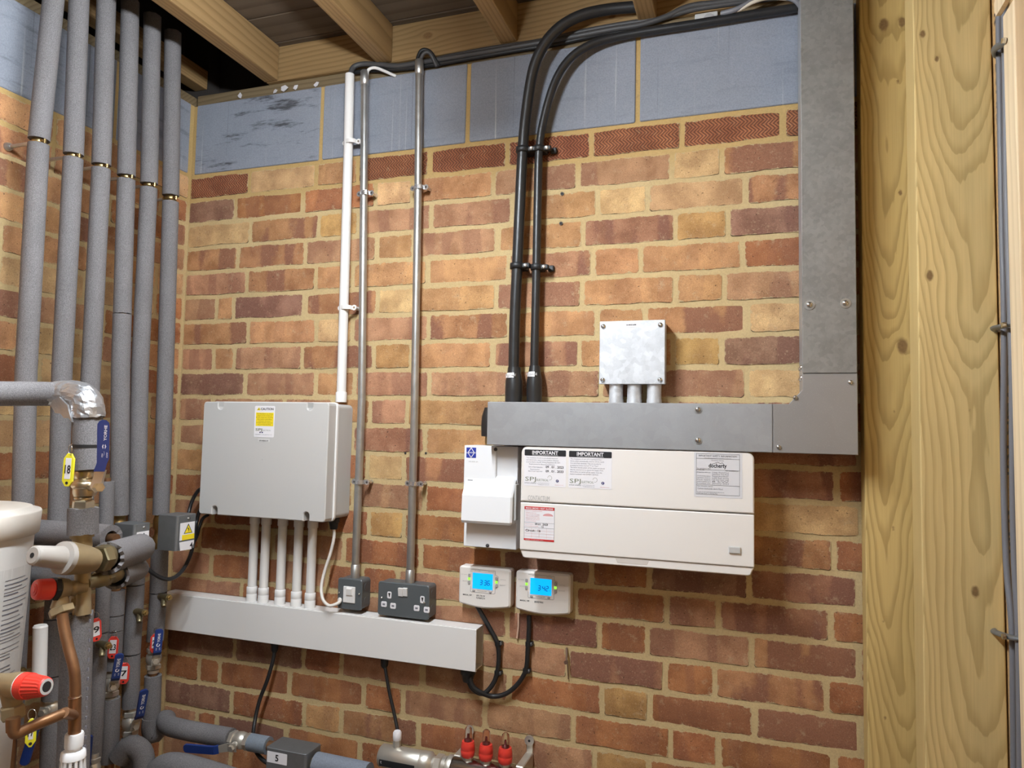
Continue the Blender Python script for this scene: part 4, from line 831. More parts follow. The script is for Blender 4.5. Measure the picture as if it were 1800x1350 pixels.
mb = MB(); a = at(911, 1078, .004); b = at(909, 1122, .004); mb.tube(smooth([a, (a + b) / 2 + V(.002, 0, 0), b], 3), .0026, 8)
tag(mb.build('wall_plug', plain('pink_plug', (.55, .36, .26), .6)), 'thin pinkish strip on the wall hanging below the right heating programmer', 'strip')
g = V(.965, .03, wz0)
t = thing('cable_gland', 'fat black gland under the right end of the white trunking', 'gland', g); mb = MB(); mb.lathe(g, g - Z1 * .034, [(0, .019), (.45, .019), (.5, .0165), (1, .012)], 12); mb.build('gland_nut', BLACKM, t)
def loop(label, l):
    mb = MB(); mb.tube(smooth([at(x, y, d) for x, y, d in l], 6), .0058, 10); tag(mb.build('programmer_cable', BLACKM), label, 'cable', 'black cables of the heating programmers')
g1 = [(822, 1186, .035)]
loop('black cable looping from the left heating programmer to the gland', [(838, 1064, .012), (850, 1085, .012), (863, 1108, .012), (874, 1130, .012), (877, 1155, .012), (874, 1182, .013), (866, 1203, .016), (850, 1219, .022), (833, 1213, .027), (824, 1199, .03), (820, 1185, .032)])
loop('black cable looping from the right heating programmer to the gland', [(930, 1082, .012), (930, 1105, .012), (928, 1140, .012), (925, 1175, .012), (912, 1200, .012), (890, 1219, .013), (866, 1224, .016), (845, 1217, .03), (831, 1206, .036), (825, 1186, .036)])
def cclip(px, py, label):
    q = at(px, py, .012); mb = MB(); mb.lathe(q - Z1 * .005, q + Z1 * .005, [(0, .0072), (1, .0072)], 12); mb.rbox(q.x - .003, q.x + .012, .001, .016, q.z - .005, q.z + .005, .002, 1); mb.cyl(q + V(.009, .003, 0), q + V(.009, .006, 0), .003, .002, 8, 1)
    tag(mb.build('cable_clip', [BLACKM, DGREY]), label, 'clip', 'black clips on the programmer cables')
cclip(875, 1131, 'upper black clip on the left programmer cable'); cclip(874, 1183, 'lower black clip on the left programmer cable'); cclip(928.5, 1132, 'upper black clip on the right programmer cable'); cclip(924, 1179, 'lower black clip on the right programmer cable')
# nail in the joint, plugs left in the wall
mb = MB(); mb.tube([at(996, 1139, .0), at(996.5, 1150, .012), at(995, 1164, .02)], .0024, 8); q = at(995, 1164, .02); mb.cyl(q, q + OUT * .003, .0048, None, 10); mb.tube([at(997, 1160, .003), at(999, 1194, .002)], .0012, 6); tag(mb.build('nail', plain('rusty_nail', (.16, .10, .07), .6, .6)), 'rusty nail sticking out of a joint below the right heating programmer', 'nail')
for i, (px, py, lab) in enumerate(((988, 340, 'dark wall plug just right of the thin armoured cable, upper'), (986, 392, 'dark wall plug just right of the thin armoured cable, lower'), (712, 796.5, 'dark drilled plug left of the double socket conduit'), (748, 796.5, 'dark drilled plug right of the double socket conduit'))):
    q = at(px, py, 0); mb = MB(); mb.cyl(q + V(0, -.004, 0), q + V(.001, .004 if i < 2 else .0008, -.002 if i < 2 else 0), .0045 if i < 2 else .003, None, 10); mb.cyl(q + V(.001, .0041 if i < 2 else .0009, -.002 if i < 2 else 0), q + V(.001, .0045 if i < 2 else .0012, -.002 if i < 2 else 0), .002, None, 8, 1); tag(mb.build('wall_plug', [plain('plug_grey_%d' % i, (.07, .065, .06), .6), HOLE]), lab, 'wall plug')

# --- cables and scraps along the top of the wall
def top_cable(name, label, l, r, mat, flat=1.0, group='cables along the top of the wall'):
    mb = MB(); mb.tube(smooth([at(x, y, d) for x, y, d in l], 6), r, 10, 0, True, flat); tag(mb.build(name, mat), label, 'cable', group)
top_cable('grey_cable', 'grey cable bending out of the white conduit and running along the timber', [(616, 140, .028), (617, 127, .026), (623, 117, .02), (640, 112.5, .012), (670, 114, .01), (700, 116, .01), (740, 110, .008), (790, 102, .008), (850, 92, .008), (920, 80, .008), (1000, 66, .006), (1080, 51, .006), (1125, 44, .006), (1170, 30, .006), (1210, 12, .006), (1260, 5, .005), (1330, -3, .005)], .0072, DGREY)
top_cable('grey_cable', 'dark grey cable lying lowest along the top of the blocks', [(620, 128, .006), (650, 124, .005), (700, 121.5, .005), (760, 114, .005), (830, 102, .004), (900, 90, .002), (980, 77, .0), (1060, 60, -.002), (1130, 50, -.002)], .0062, BLACKM)
top_cable('grey_cable', 'dark grey cable running behind the other cables along the timber', [(660, 118.5, .002), (720, 114, .003), (800, 97, .004), (870, 84, .004), (950, 72, .004), (1040, 52, .004), (1110, 40, .004), (1160, 33, .004), (1215, 18, .004), (1270, 9, .004), (1370, -4, .004)], .0062, DGREY)
top_cable('grey_cable', 'pair of dark cables arching out of the double socket conduit, left cable', [(734, 112, .028), (735, 100, .028), (740, 90, .027), (748, 87.5, .024), (757, 92, .02), (765, 104, .013), (772, 116, .008)], .0052, BLACKM)
top_cable('grey_cable', 'pair of dark cables arching out of the double socket conduit, right cable', [(739, 112, .028), (740, 103, .028), (745, 94, .028), (752, 92, .025), (758, 97, .021), (763, 107, .015), (768, 117, .01)], .0052, DGREY)
top_cable('white_flex', 'short white cable bending out of the left steel conduit over the block', [(645, 135, .028), (647, 124, .027), (654, 119.5, .024), (663, 120, .020), (676, 125, .014), (688, 130.5, .008), (696, 134, .002)], .0042, WHITE)
top_cable('white_flex', 'white cable crossing the black cable beside the steel trunking top', [(1283, 22, .02), (1300, 17, .03), (1316, 8, .034), (1330, 2, .034), (1350, -3, .03), (1385, -2, .03), (1400, 2, .032), (1408, 9, .036)], .0042, plain('cream_flex', (.62, .56, .47), .45), 1.0)
top_cable('grey_cable', 'grey cable climbing towards the ceiling beside the steel trunking top', [(1268, 24, .022), (1290, 18, .03), (1312, 8, .032), (1326, -2, .03), (1340, -14, .02)], .0062, MGREY)
top_cable('grey_cable', 'light grey cable dipping into the top of the steel trunking', [(1370, -8, .03), (1392, -2, .036), (1402, 4, .04), (1409, 14, .05)], .006, MGREY)
mb = MB(); q = at(1230, 30, -.004)
a, b = at(1221, 14, .002), at(1262, 33, .002); mb.rbox(a.x, b.x, -.03, .001, 2.5245, 2.5575, .003, 2); disc(mb, V((a.x + b.x) / 2 + .006, .001, 2.541), .012, 1, 16, OUT, .002); t = mb.build('terminal_box', [GREYP, LBTN]); tag(t, 'small grey terminal box on the timber plate above the block wall', 'junction box')
for i, (px, py, s_) in enumerate(((420, 170, .9), (496, 153, 1.35), (518, 156, .7), (554, 144, .8), (480, 158, .8))):
    q = at(px, py, .0045); mb = MB(); rr = random.Random(i + 3); n = 5
    p = [(q.x + math.cos(2 * math.pi * k / n + i) * .015 * s_ * rr.uniform(.5, 1.3), 2.5255 + .001 + (.5 + .5 * math.sin(2 * math.pi * k / n + i)) * .020 * s_ * rr.uniform(.7, 1.1)) for k in range(n)]
    ft = rr.uniform(-.25, .25); mb.prism(p, lambda u, w, h: V(u, h + (w - 2.525) * ft + (u - q.x) * .3, w), -.003, -.0015); tag(mb.build('paper_scrap', PAPER), ['torn white scrap on the plate nearest the wall corner', 'largest torn white scrap on the timber plate', 'small torn white scrap just right of the largest scrap', 'torn white scrap on the plate above the block joint', 'torn white scrap just left of the largest scrap'][i], 'scrap', 'torn white scraps on the timber plate')
# ---------------------------------------------------------------- pipework in the left corner
def lerp_px(poly, y):
    for (x0, y0), (x1, y1) in zip(poly, poly[1:]):
        if y <= y1 or (x1, y1) == poly[-1]: return x0 + (x1 - x0) * (y - y0) / (y1 - y0)
def seg(poly, y0, y1, X):
    ys = [y0] + [q[1] for q in poly if min(y0, y1) < q[1] < max(y0, y1)] + [y1]
    return [atx(lerp_px(poly, y), y, X) for y in ys]
def ball_valve(parent, c, ax, r, ldir, llen, side, name='ball_valve', L=.062, txt=True, mat=None):
    # nickel body with hex ends, stem to the side, blue lever along ldir
    ax = ax.normalized(); ldir = ldir.normalized(); side = side.normalized(); mat = mat or CHROME; mb = MB(); h = L / 2
    mb.hexn(c - ax * h, c - ax * h * .55, r * 1.02); mb.hexn(c + ax * h * .55, c + ax * h, r * 1.02)
    mb.lathe(c - ax * h * .62, c + ax * h * .62, [(0, r * .80), (.12, r * .84), (.2, r * .98), (.5, r * 1.05), (.8, r * .98), (.88, r * .84), (1, r * .80)], 18)
    for s_ in (-1, 1): mb.lathe(c + ax * (s_ * h - .002), c + ax * (s_ * h + s_ * .010 - .002 * 0), [(0, r * .8), (1, r * .78)], 16)
    mb.cyl(c, c + side * r * 1.55, r * .45, None, 12); mb.hexn(c + side * r * 1.62, c + side * r * 1.95, r * .42)
    o = mb.build(name, mat, parent)
    n = ldir.cross(side).normalized(); b = c + side * r * 1.58; mb = MB(); w = r * .52
    def strip(pts, w, th, m):
        for (p, wa), (q, wb) in zip(pts, pts[1:]):
            e = (q - p).normalized(); f = e.cross(n).normalized() * th
            mb.add([p - n * wa - f, p + n * wa - f, p + n * wa + f, p - n * wa + f, q - n * wb - f, q + n * wb - f, q + n * wb + f, q - n * wb + f], [(3, 2, 1, 0), (4, 5, 6, 7), (0, 1, 5, 4), (1, 2, 6, 5), (2, 3, 7, 6), (3, 0, 4, 7)], m)
    out = side * r * .75
    k1 = b + ldir * llen * .10; k2 = b + ldir * llen * .32 + out
    strip([(b - ldir * w, w), (k1, w), (k2 + (k1 - k2) * .2, w * .8)], w, .0012, 1)
    w2 = r * .50
    sl = [(k2 + (k1 - k2) * .35, w2), (k2, w2)] + [(k2 + ldir * llen * .68 * q, w2 * f) for q, f in ((.3, 1), (.8, 1.03), (.93, 1.0), (.975, .8), (1, .4))]
    strip(sl, w2, .0030, 0)
    if txt:
        u = n * (-1 if n.x * 0 + n.dot(Vector((.6, -.8, 0))) < 0 else 1); up = ldir; pz = k2 + side * .0036 + ldir * llen * .30
        fwd = u.cross(up)
        ux, uz = up, -u
        if ux.cross(uz).dot(side) < 0: uz = u
        mb.text('YORHE', pz - uz * .0035, .0075 if llen > .09 else .006, ux, uz, 2, 'l', llen * .26, True)
        cc = k2 + side * .0037 + ldir * llen * .22; hx = [cc + (ux * math.cos(k * math.pi / 3) + uz * math.sin(k * math.pi / 3)) * .0052 for k in range(6)]; hi = [cc + (ux * math.cos(k * math.pi / 3) + uz * math.sin(k * math.pi / 3)) * .0026 for k in range(6)]
        for k in range(5): mb.add([hx[k], hx[k + 1], hi[k + 1], hi[k]], [(0, 1, 2, 3)], 2)
        mb.text('ON', k2 + side * .0037 + ldir * llen * .06 + uz * .002, .0032, ux, uz, 2); mb.text('OFF', k2 + side * .0037 + ldir * llen * .06 - uz * .006, .0032, ux, uz, 2)
    mb.build('lever_handle', [BLUE, CHROME, PAPER], o); return o
def drain_cock(parent, c, d, r=.0088):
    d = d.normalized(); mb = MB(); mb.cyl(c, c + d * .040, r * .95, r, 12); mb.lathe(c + d * .018, c + d * .018 + Vector((.012, -.012, -.022)), [(0, r * .7), (.5, r * .75), (.55, r * .9), (.7, r * .7), (.75, r * .9), (1, r * .7)], 12)
    o = mb.build('drain_cock', BRASSD, parent); mb = MB(); e = c + d * .040; mb.hexn(e, e + d * .006, r * .8); mb.cyl(e + d * .006, e + d * .010, r * .45, None, 8); mb.build('brass_screw', BRASS, o)
def foam(parent, pts, r, label=None, name='foam_sleeve', ri=None):
    mb = MB(); pts = [Vector(p) for p in pts]
    if len(pts) == 2: mb.hollow(pts[0], pts[1], r, ri or r * .55, 22, 0, None, .0009, R.randint(0, 999))
    else: mb.tube(pts, r, 20)
    return mb.build(name, FOAM, parent, None, label)
RP = {1: [(94, 0), (68, 250), (46, 650), (40, 900), (20, 1300)], 2: [(139, 0), (129, 275), (109, 650), (104, 860), (95, 1130), (88, 1350)], 3: [(187, 0), (178, 293), (160, 650), (146, 900), (135, 1100), (128, 1330)],
      4: [(229, 0), (222, 312), (212, 650), (210, 900), (203, 1060), (196, 1180), (192, 1350)], 5: [(268, 28), (262, 325), (246, 650), (241, 900), (238, 1040), (231, 1150), (228, 1350)], 6: [(304, 57), (300, 350), (291, 650), (283, 900), (278, 1050), (270, 1160), (266, 1290)]}
CLIPY = {1: 250, 2: 275, 3: 293, 4: 312, 5: 326, 6: 349}
SEGS = {1: [(-60, 246), (254, 1290)], 2: [(-40, 272), (279, 1085), (1087, 1185), (1187, 1228), (1258, 1345)], 3: [(-25, 290), (297, 1330)], 4: [(2, 309), (316, 551), (552.5, 905), (1038, 1080), (1082, 1107), (1109, 1176), (1227, 1338)],
        5: [(28, 323), (331, 916), (984, 1026), (1028, 1148), (1150, 1242), (1297, 1360)], 6: [(57, 344), (355, 904), (964, 1040), (1042, 1126), (1187, 1270)]}
RL = {1: 'leftmost grey foam-lagged riser pipe, furthest from the corner of the brick walls', 2: 'second grey foam-lagged riser pipe from the left', 3: 'third grey foam-lagged riser pipe from the left', 4: 'fourth lagged riser from the left, with a joint halfway up its foam', 5: 'fifth grey foam-lagged riser pipe, left of the one in the corner', 6: 'grey foam-lagged riser nearest the corner, feeding the boxed valve with label 4'}
RIS = {}; RR = .0218
for i in range(6, 0, -1):
    pl = RP[i]; X = .10; yb = pl[-1][1]; base = atx(pl[-1][0], yb, X)
    t = thing('riser_pipe', RL[i], 'pipe', base, 'lagged riser pipes along the left wall'); RIS[i] = t
    mb = MB(); cp = seg(pl, SEGS[i][0][0] - 1, yb, X)
    if i in (1, 2, 3, 4, 5): cp.append(Vector((X, cp[-1].y, .02)))
    mb.tube(cp, .011, 12); mb.build('copper_pipe', COPPER, t)
    for k, (y0, y1) in enumerate(SEGS[i]): foam(t, seg(pl, y0, y1, X), RR * (1.0, .985, 1.01)[k % 3])
    # split ring on a threaded rod from the wall
    q = atx(lerp_px(pl, CLIPY[i]), CLIPY[i], X); mb = MB(); mb.lathe(q - Z1 * .006, q + Z1 * .006, [(0, .0125), (.1, .0145), (.9, .0145), (1, .0125)], 18)
    for s_ in (-1, 1): mb.rbox(q.x - .004 + s_ * .018, q.x + .004 + s_ * .018, -q.y - .003, -q.y + .003, q.z - .006, q.z + .006, .0015, 1); mb.cyl(q + Vector((s_ * .018, -.002, 0)), q + Vector((s_ * .018, -.008, 0)), .0035, None, 8)
    o = mb.build('pipe_ring', BRASS, t); mb = MB(); mb.cyl(V(.004, -q.y, q.z), V(q.x - .014, -q.y, q.z), .0042, None, 10); mb.lathe(V(.002, -q.y, q.z), V(.014, -q.y, q.z), [(0, .010), (.6, .009), (1, .005)], 12); mb.build('wall_rod', GALVC, o)
mb = MB(); q = atx(306, 250, .10 + .02); 
n_ = Vector((.62, -.78, 0)); a = atx(309, 300, .118); mb.text('UMFLEX 025.7-9 9-Z-O 000 Z 020', a + n_ * .0006 + Vector((0, 0, -.02)), .006, Z1, Vector((-.78, -.62, 0)), 0, 'l', .17)
mb.build('printed_text', INKG, RIS[6])
# valves and drain cocks of the lower ends
CAMD = Vector((.72, -.66, .0))
def ctr(i, y): return atx(lerp_px(RP[i], y), y, .10)
ball_valve(RIS[6], ctr(6, 1157), Z1, .019, Z1 + Vector((.10, -.05, 0)), .090, Vector((.80, -.60, 0)), L=.055)
ball_valve(RIS[5], ctr(5, 1270), Z1, .020, Z1 + Vector((.25, -.1, 0)), .105, Vector((.92, -.38, 0)), L=.062)
ball_valve(RIS[4], ctr(4, 1201), Z1, .019, Z1 + Vector((.25, -.1, 0)), .092, Vector((.82, -.57, 0)), L=.062)
ball_valve(RIS[2], ctr(2, 1243), Z1, .019, -Z1 + Vector((-.1, -.2, 0)), .105, Vector((.3, -.95, 0)), L=.05, txt=False)
for i, y in ((6, 1046), (5, 1072)): c = ctr(i, y); drain_cock(RIS[i], c + Vector((.85, -.52, 0)) * .018, Vector((.97, -.22, .06)))
c = ctr(1, 1170); drain_cock(RIS[1], c + Vector((.7, -.7, 0)) * .024, Vector((.97, -.22, .06)))
for i, y in ((6, 934), (5, 950), (4, 912)):
    c0 = ctr(i, y - 30); c1 = ctr(i, y + 30); mb = MB(); mb.lathe(c0, c1, [(0, .014), (.15, .019), (.4, .019), (.45, .015), (.6, .015), (.65, .020), (1, .017)], 14); mb.build('valve_body', BRASS, RIS[i])
# slim riser in front
t = thing('riser_pipe', 'slim grey lagged pipe with a blue lever, in front of the fourth riser', 'pipe', atx(165, 1340, .15)); sp = [(189, 845), (181, 1060), (175, 1150), (169, 1270), (164, 1345)]
foam(t, seg(sp, 846, 1110, .15), .0165); foam(t, seg(sp, 1112, 1338, .15), .0165, None, 'foam_sleeve'); mb = MB(); cp = seg(sp, 840, 1345, .15); cp.append(Vector((.15, cp[-1].y, .02))); mb.tube(cp, .0078, 10); mb.build('copper_pipe', COPPER, t)
c = atx(172, 1130, .15); drain_cock(t, c + Vector((.85, -.52, 0)) * .010, Vector((.97, -.22, .06)))
ball_valve(t, atx(163, 1350, .155), Z1, .0165, Z1 + Vector((.10, -.05, 0)), .095, Vector((.45, -.9, 0)), L=.05)
# bends and horizontals at the foot
q6 = ctr(6, 1268); hz = at(350, 1287, .165)
HD = .150; HZL = at(350, 1287, HD).z
t = thing('lagged_pipe', 'lagged pipe with a blue lever running along the foot of the wall', 'pipe', V(.30, HD, HZL), 'lagged pipes along the foot of the wall')
pts = [q6 + Z1 * .01, q6 - Z1 * .018, q6 + Vector((.006, .006, -.034)), q6 + Vector((.030, .016, HZL - q6.z + .006)), V(.175, HD, HZL), V(at(406, 1305, HD).x, HD, HZL)]
foam(t, smooth(pts, 5), .0245)
vx = at(423, 1308, HD).x; bxx = at(504, 1325, HD).x
mb = MB(); mb.cyl(V(vx - .03, HD, HZL), V(bxx, HD, HZL), .0125, None, 12); mb.build('copper_pipe', COPPER, t)
ball_valve(t, V(vx, HD, HZL), X1, .0205, Vector((-1, -.10, -.05)), .125, Vector((0, -1, -.18)), L=.058, txt=False)
mb = MB(); mb.lathe(V(vx + .03, HD, HZL), V(vx + .085, HD, HZL), [(0, .021), (1, .021)], 18); mb.build('foam_sleeve', plain('blue_grey_foam', (.16, .185, .22), .8, nz=(240, .3)), t)
ex = at(544, 1332, HD).x; mb = MB(); mb.lathe(V(ex + .020, HD, HZL - .02), V(ex + .165, HD, HZL - .022), [(0, .0265), (1, .0265)], 20); mb.cyl(V(ex + .165, HD, HZL - .022), V(ex + .26, HD, HZL - .023), .0125, None, 12); mb.build('foam_sleeve', plain('blue_grey_foam_b', (.17, .19, .23), .8, nz=(330, .4), bmp=(330, .4)), t)
mb = MB(); mb.hexn(V(ex - .004, HD, HZL - .02), V(ex + .019, HD, HZL - .02), .018); mb.build('brass_nut', BRASS, t)
b0 = V(.16, .285, .70); q5 = at(300, 1345, .25)
t = thing('lagged_pipe', 'thick lagged pipe bending to the right at the bottom, in front of the corner pipes', 'pipe', V(.25, .25, .6), 'lagged pipes along the foot of the wall')
foam(t, smooth([at(262, 1420, .25), at(268, 1372, .25), at(285, 1350, .25), at(310, 1346, .25), at(350, 1356, .25), at(420, 1378, .25)], 5), .030)
q4 = ctr(4, 1330); t = thing('lagged_pipe', 'short lagged bend at the foot of the fourth riser', 'pipe', q4, 'lagged pipes along the foot of the wall'); foam(t, smooth([q4 + Vector((.03, -.0, .0)), q4 + Vector((.055, .01, .03)), q4 + Vector((.085, .02, .01)), q4 + Vector((.095, .02, -.06))], 5), .026)

# small galvanised actuator boxes
def actuator(name, label, x0, x1, d0, d1, z0, z1, mark, stick=True):
    t = thing(name, label, 'valve box', V((x0 + x1) / 2, (d0 + d1) / 2, z0), 'galvanised valve actuator boxes'); mb = MB(); mb.prism(rrect(x0, x1, d0, d1, .006, 4), lambda u, w, h: V(u, w, h), z0, z1, 0, .001); mb.build('cover', GALVD, t)
    if stick:
        f = lambda y, z, o=0: V(x1 + .0005 + o, y, z); h = z1 - z0; a, b = d0 + (d1 - d0) * .10, d0 + (d1 - d0) * .86
        mb = MB(); Y = Vector((0, 1, 0)); zt, zb = z1 - h * .22, z1 - h * .72
        mb.add([f(b, zb), f(a, zb), f(a, zt), f(b, zt)], [(0, 1, 2, 3)], 0); mb.add([f(b - .008, zb, .0003), f(a, zb, .0003), f(a, zb + h * .15, .0003), f(b - .008, zb + h * .15, .0003)], [(0, 1, 2, 3)], 1)
        cy = (a + b) / 2 - .003; mb.add([f(cy + .015, zb + h * .18, .0003), f(cy - .015, zb + h * .18, .0003), f(cy, zt - .003, .0003)], [(0, 1, 2)], 2); mb.add([f(cy + .0122, zb + h * .195, .0006), f(cy - .0122, zb + h * .195, .0006), f(cy, zt - .0075, .0006)], [(0, 1, 2)], 1)
        mb.add([f(cy + .001, zb + h * .36, .0008), f(cy - .0022, zb + h * .30, .0008), f(cy + .003, zb + h * .31, .0008)], [(0, 1, 2)], 2); mb.add([f(cy + .0005, zb + h * .31, .0008), f(cy - .001, zb + h * .205, .0008), f(cy - .003, zb + h * .31, .0008)], [(0, 1, 2)], 2)
        mb.build('warning_sticker', [PAPER, YELS, INK], t)
        if mark:
            mb = MB(); mb.add([f(b, zb - .004), f(b - .004, zb - .026), f(a + .008, zb - .027), f(a, zb - .012), f(a, zb - .004)], [(0, 1, 2, 3, 4)], 0); mb.text(mark, f(cy - .008, zb - .023, .0004), .014, Y, Z1, 1, 'l', None, True); mb.build('number_label', [PAPER, INK], t)
        mb = MB(); mb.lathe(f(cy, z1 - h * .11, -.0005), f(cy, z1 - h * .11, .003), [(0, .004), (1, .002)], 10); mb.build('rivet', STEEL, t)
    return t
a, b = at(281, 905, .225), at(313, 967, .225); AB2 = (a.x, b.x)
actuator('valve_box', 'galvanised valve box with a yellow warning triangle and the number 4, in the corner', a.x, b.x, .165, .232, at(300, 968, .23).z, at(300, 906, .23).z, '4')
a, b = at(200, 925, .30), at(240, 980, .30)
actuator('valve_box', 'galvanised valve box with a yellow warning triangle, half hidden by a foam sleeve', .130, .198, .282, .332, at(225, 985, .33).z, at(222, 921, .33).z, ' ')
a, b = at(467, 1318, HD + .036), at(538, 1322, HD + .036)
t = actuator('valve_box', 'galvanised valve box with a white label marked 5, at the foot of the wall', a.x, b.x, HD - .03, HD + .036, HZL - .066, HZL + .014, '', False)
mb = MB(); qa, qb = at(470, 1319, HD + .0365), at(504, 1341, HD + .0365); z_ = HZL - .010; mb.prism(rrect(qa.x, qb.x, z_ - .010, z_ + .016, .001, 2), wallfn, HD + .036, HD + .0366); mb.text('5', V((qa.x + qb.x) / 2, HD + .037, z_ - .004), .015, m=1, align='c', bold=True); mb.build('number_label', [PAPER, INK], t)
def cable(label, pts, r, mat, name='black_cable', group=None):
    mb = MB(); mb.tube(smooth(pts, 6), r, 10); tag(mb.build(name, mat), label, 'cable', group)
G = 'black cables of the corner valve boxes'
cable('black cable hanging in a loop from the grey enclosure to the corner valve box, upper', [at(x, y, d) for x, y, d in ((362, 856, .05), (349, 862, .05), (338, 880, .055), (331, 905, .07), (330, 922, .11), (327, 935, .15), (322, 945, .19))], .0052, BLACK, 'black_cable', G)
cable('black cable hanging in a long loop from the grey enclosure past the corner valve box', [at(x, y, d) for x, y, d in ((362, 884, .04), (351, 898, .045), (345, 920, .05), (340, 955, .09), (331, 985, .14), (316, 1008, .19), (297, 1018, .225), (276, 1012, .26), (256, 996, .29), (243, 976, .305))], .0052, BLACK, 'black_cable', G)
cable('black cable dropping from the grey enclosure behind the corner valve box', [at(x, y, d) for x, y, d in ((366, 905, .03), (356, 912, .032), (350, 928, .04), (345, 945, .07), (336, 958, .12), (326, 958, .18))], .0045, BLACKM, 'black_cable', G)

# red key tags on the risers
def key_tag(label, p, up, face, mat, txt, L=.054, W=.024, group='key tags on the valves', rot=0.0):
    up = up.normalized(); face = (face - up * face.dot(up)).normalized(); ux = up.cross(face).normalized()
    t = thing('key_tag', label, 'key tag', p, group); fn = lambda u, w, h: p + ux * u + up * w + face * h; mb = MB()
    hx = W / 2; out = [(-hx + .006, -L), (hx - .006, -L), (hx, -L + .009), (hx, -.009), (hx - .006, 0), (-hx + .006, 0), (-hx, -.009), (-hx, -L + .009)]
    mb.prism(out, fn, -.0016, .0016, 0, .0006); c = fn(0, -L + .006, .0018); mb.cyl(c, c + face * .0003, .0026, None, 10, 1); mb.build('tag_frame', [mat, HOLE], t)
    mb = MB(); mb.prism([(-hx + .0045, -L + .013), (hx - .0045, -L + .013), (hx - .0045, -.008), (-hx + .0045, -.008)], fn, .0016, .0021); mb.text(txt, fn(0, -L * .60, .0025), .014, ux, up, 1, 'c', W * .56, True); mb.build('paper_insert', [PAPER, INK], t)
    mb = MB(); c = fn(0, .006, 0); mb.tube([c + up * math.cos(a) * .009 + face * math.sin(a) * .004 + ux * math.sin(a) * .006 for a in [2 * math.pi * k / 14 for k in range(15)]], .0007, 6, 0, False); mb.build('split_ring', STEEL, t)
FC = Vector((.62, -.78, 0))
def fr(i, px, y, off=.034): return ctr(i, y) + Vector((.66, -.75, 0)) * off + (atx(px, y, .125) - atx(lerp_px(RP[i], y), y, .125)) * .9
key_tag('red key tag marked 23 on the fourth riser above its valve', fr(4, 204, 1112, .036), Z1 + Vector((.05, 0, 0)), FC, RED, '23')
key_tag('red key tag half hidden behind the blue lever of the fifth riser', fr(5, 221, 1159, .03), Z1 + Vector((.1, -.05, 0)), FC, RED, '7')
key_tag('red key tag marked 20 beside the corner riser lever', fr(6, 276, 1108, .035), Z1 + Vector((.03, 0, 0)), FC, RED, '20', .050)
key_tag('red key tag seen edge-on beside the lower foam sleeve', atx(168, 1087, .19), Z1 + Vector((.02, -.12, 0)), Vector((.95, -.25, 0)), RED, '9')
# ---------------------------------------------------------------- mixing valve assembly in front of the risers
AD = .74
def A(x, y, d=AD): return at(x, y, d)
t = thing('mixing_valve_assembly', 'brass mixing valve assembly with lagged pipes, blue lever and taped elbow, front left', 'valve assembly', A(133, 1350)); KV_ = depth_of(A(150, 900)) / FPX; K = KV_ * .86     # metres per pixel here, upright and across
el = A(152, 695); e2 = A(152, 728)
mb = MB(); mb.tube(smooth([at(-60, 692, .86), at(0, 692, .815), at(60, 692, .775), at(118, 693, .745)], 4), [KV_ * 21.5 * s_ for s_ in [1.0] * 13], 20); mb.build('foam_sleeve', FOAM, t)
ca = A(153.5, 716); cb = A(155, 826); mb = MB(); mb.lathe(ca, cb, [(0, K * 28.5), (1, K * 27.5)], 24); mb.build('foam_sleeve', FOAM, t)
# crumpled silver tape round the elbow
mb = MB(); rr = random.Random(5); rows = []
path = smooth([A(100, 694, .752), A(125, 693, .742), A(147, 700), A(154, 716), A(155, 734)], 4); n = 26
u = None
for i, p in enumerate(path):
    tg = (path[min(i + 1, len(path) - 1)] - path[max(i - 1, 0)]).normalized()
    w = tg.cross(Vector((.3, -.95, 0))).normalized(); f = w.cross(tg).normalized(); ring = []
    for k in range(n):
        a = 2 * math.pi * k / n; rad = (KV_ * 23.5 + (K * 31 - KV_ * 23.5) * min(1, i / 9)) * (1 + rr.uniform(-.035, .045)); drop = 0
        ring.append(p + (w * math.cos(a) + f * math.sin(a)) * rad + tg * rr.uniform(-.002, .002) + (tg * (rr.uniform(-.012, .004)) if i in (0,) else Vector()))
    rows.append(ring)
vs = [p for g in rows for p in g]; mb.add(vs, [(i * n + k, i * n + (k + 1) % n, (i + 1) * n + (k + 1) % n, (i + 1) * n + k) for i in range(len(rows) - 1) for k in range(n)], 0, False)
f0 = [A(x, y, .742 + .028) for x, y in ((88, 712), (93, 703), (104, 698), (118, 712), (126, 742), (120, 735), (112, 735), (106, 727), (97, 726))]
f1 = [p + V(0, -.004, 0) for p in f0]; nn = len(f0); mb.add(f0 + f1, [tuple(range(nn)), tuple(range(2 * nn - 1, nn - 1, -1))] + [(i, nn + i, nn + (i + 1) % nn, (i + 1) % nn) for i in range(nn)])
mb.build('silver_tape', SILV, t)
mb = MB(); c = A(154, 784); mb.lathe(c - Z1 * .003, c + Z1 * .003, [(0, K * 29), (1, K * 29)], 24); mb.build('cable_tie', BLACKM, t)
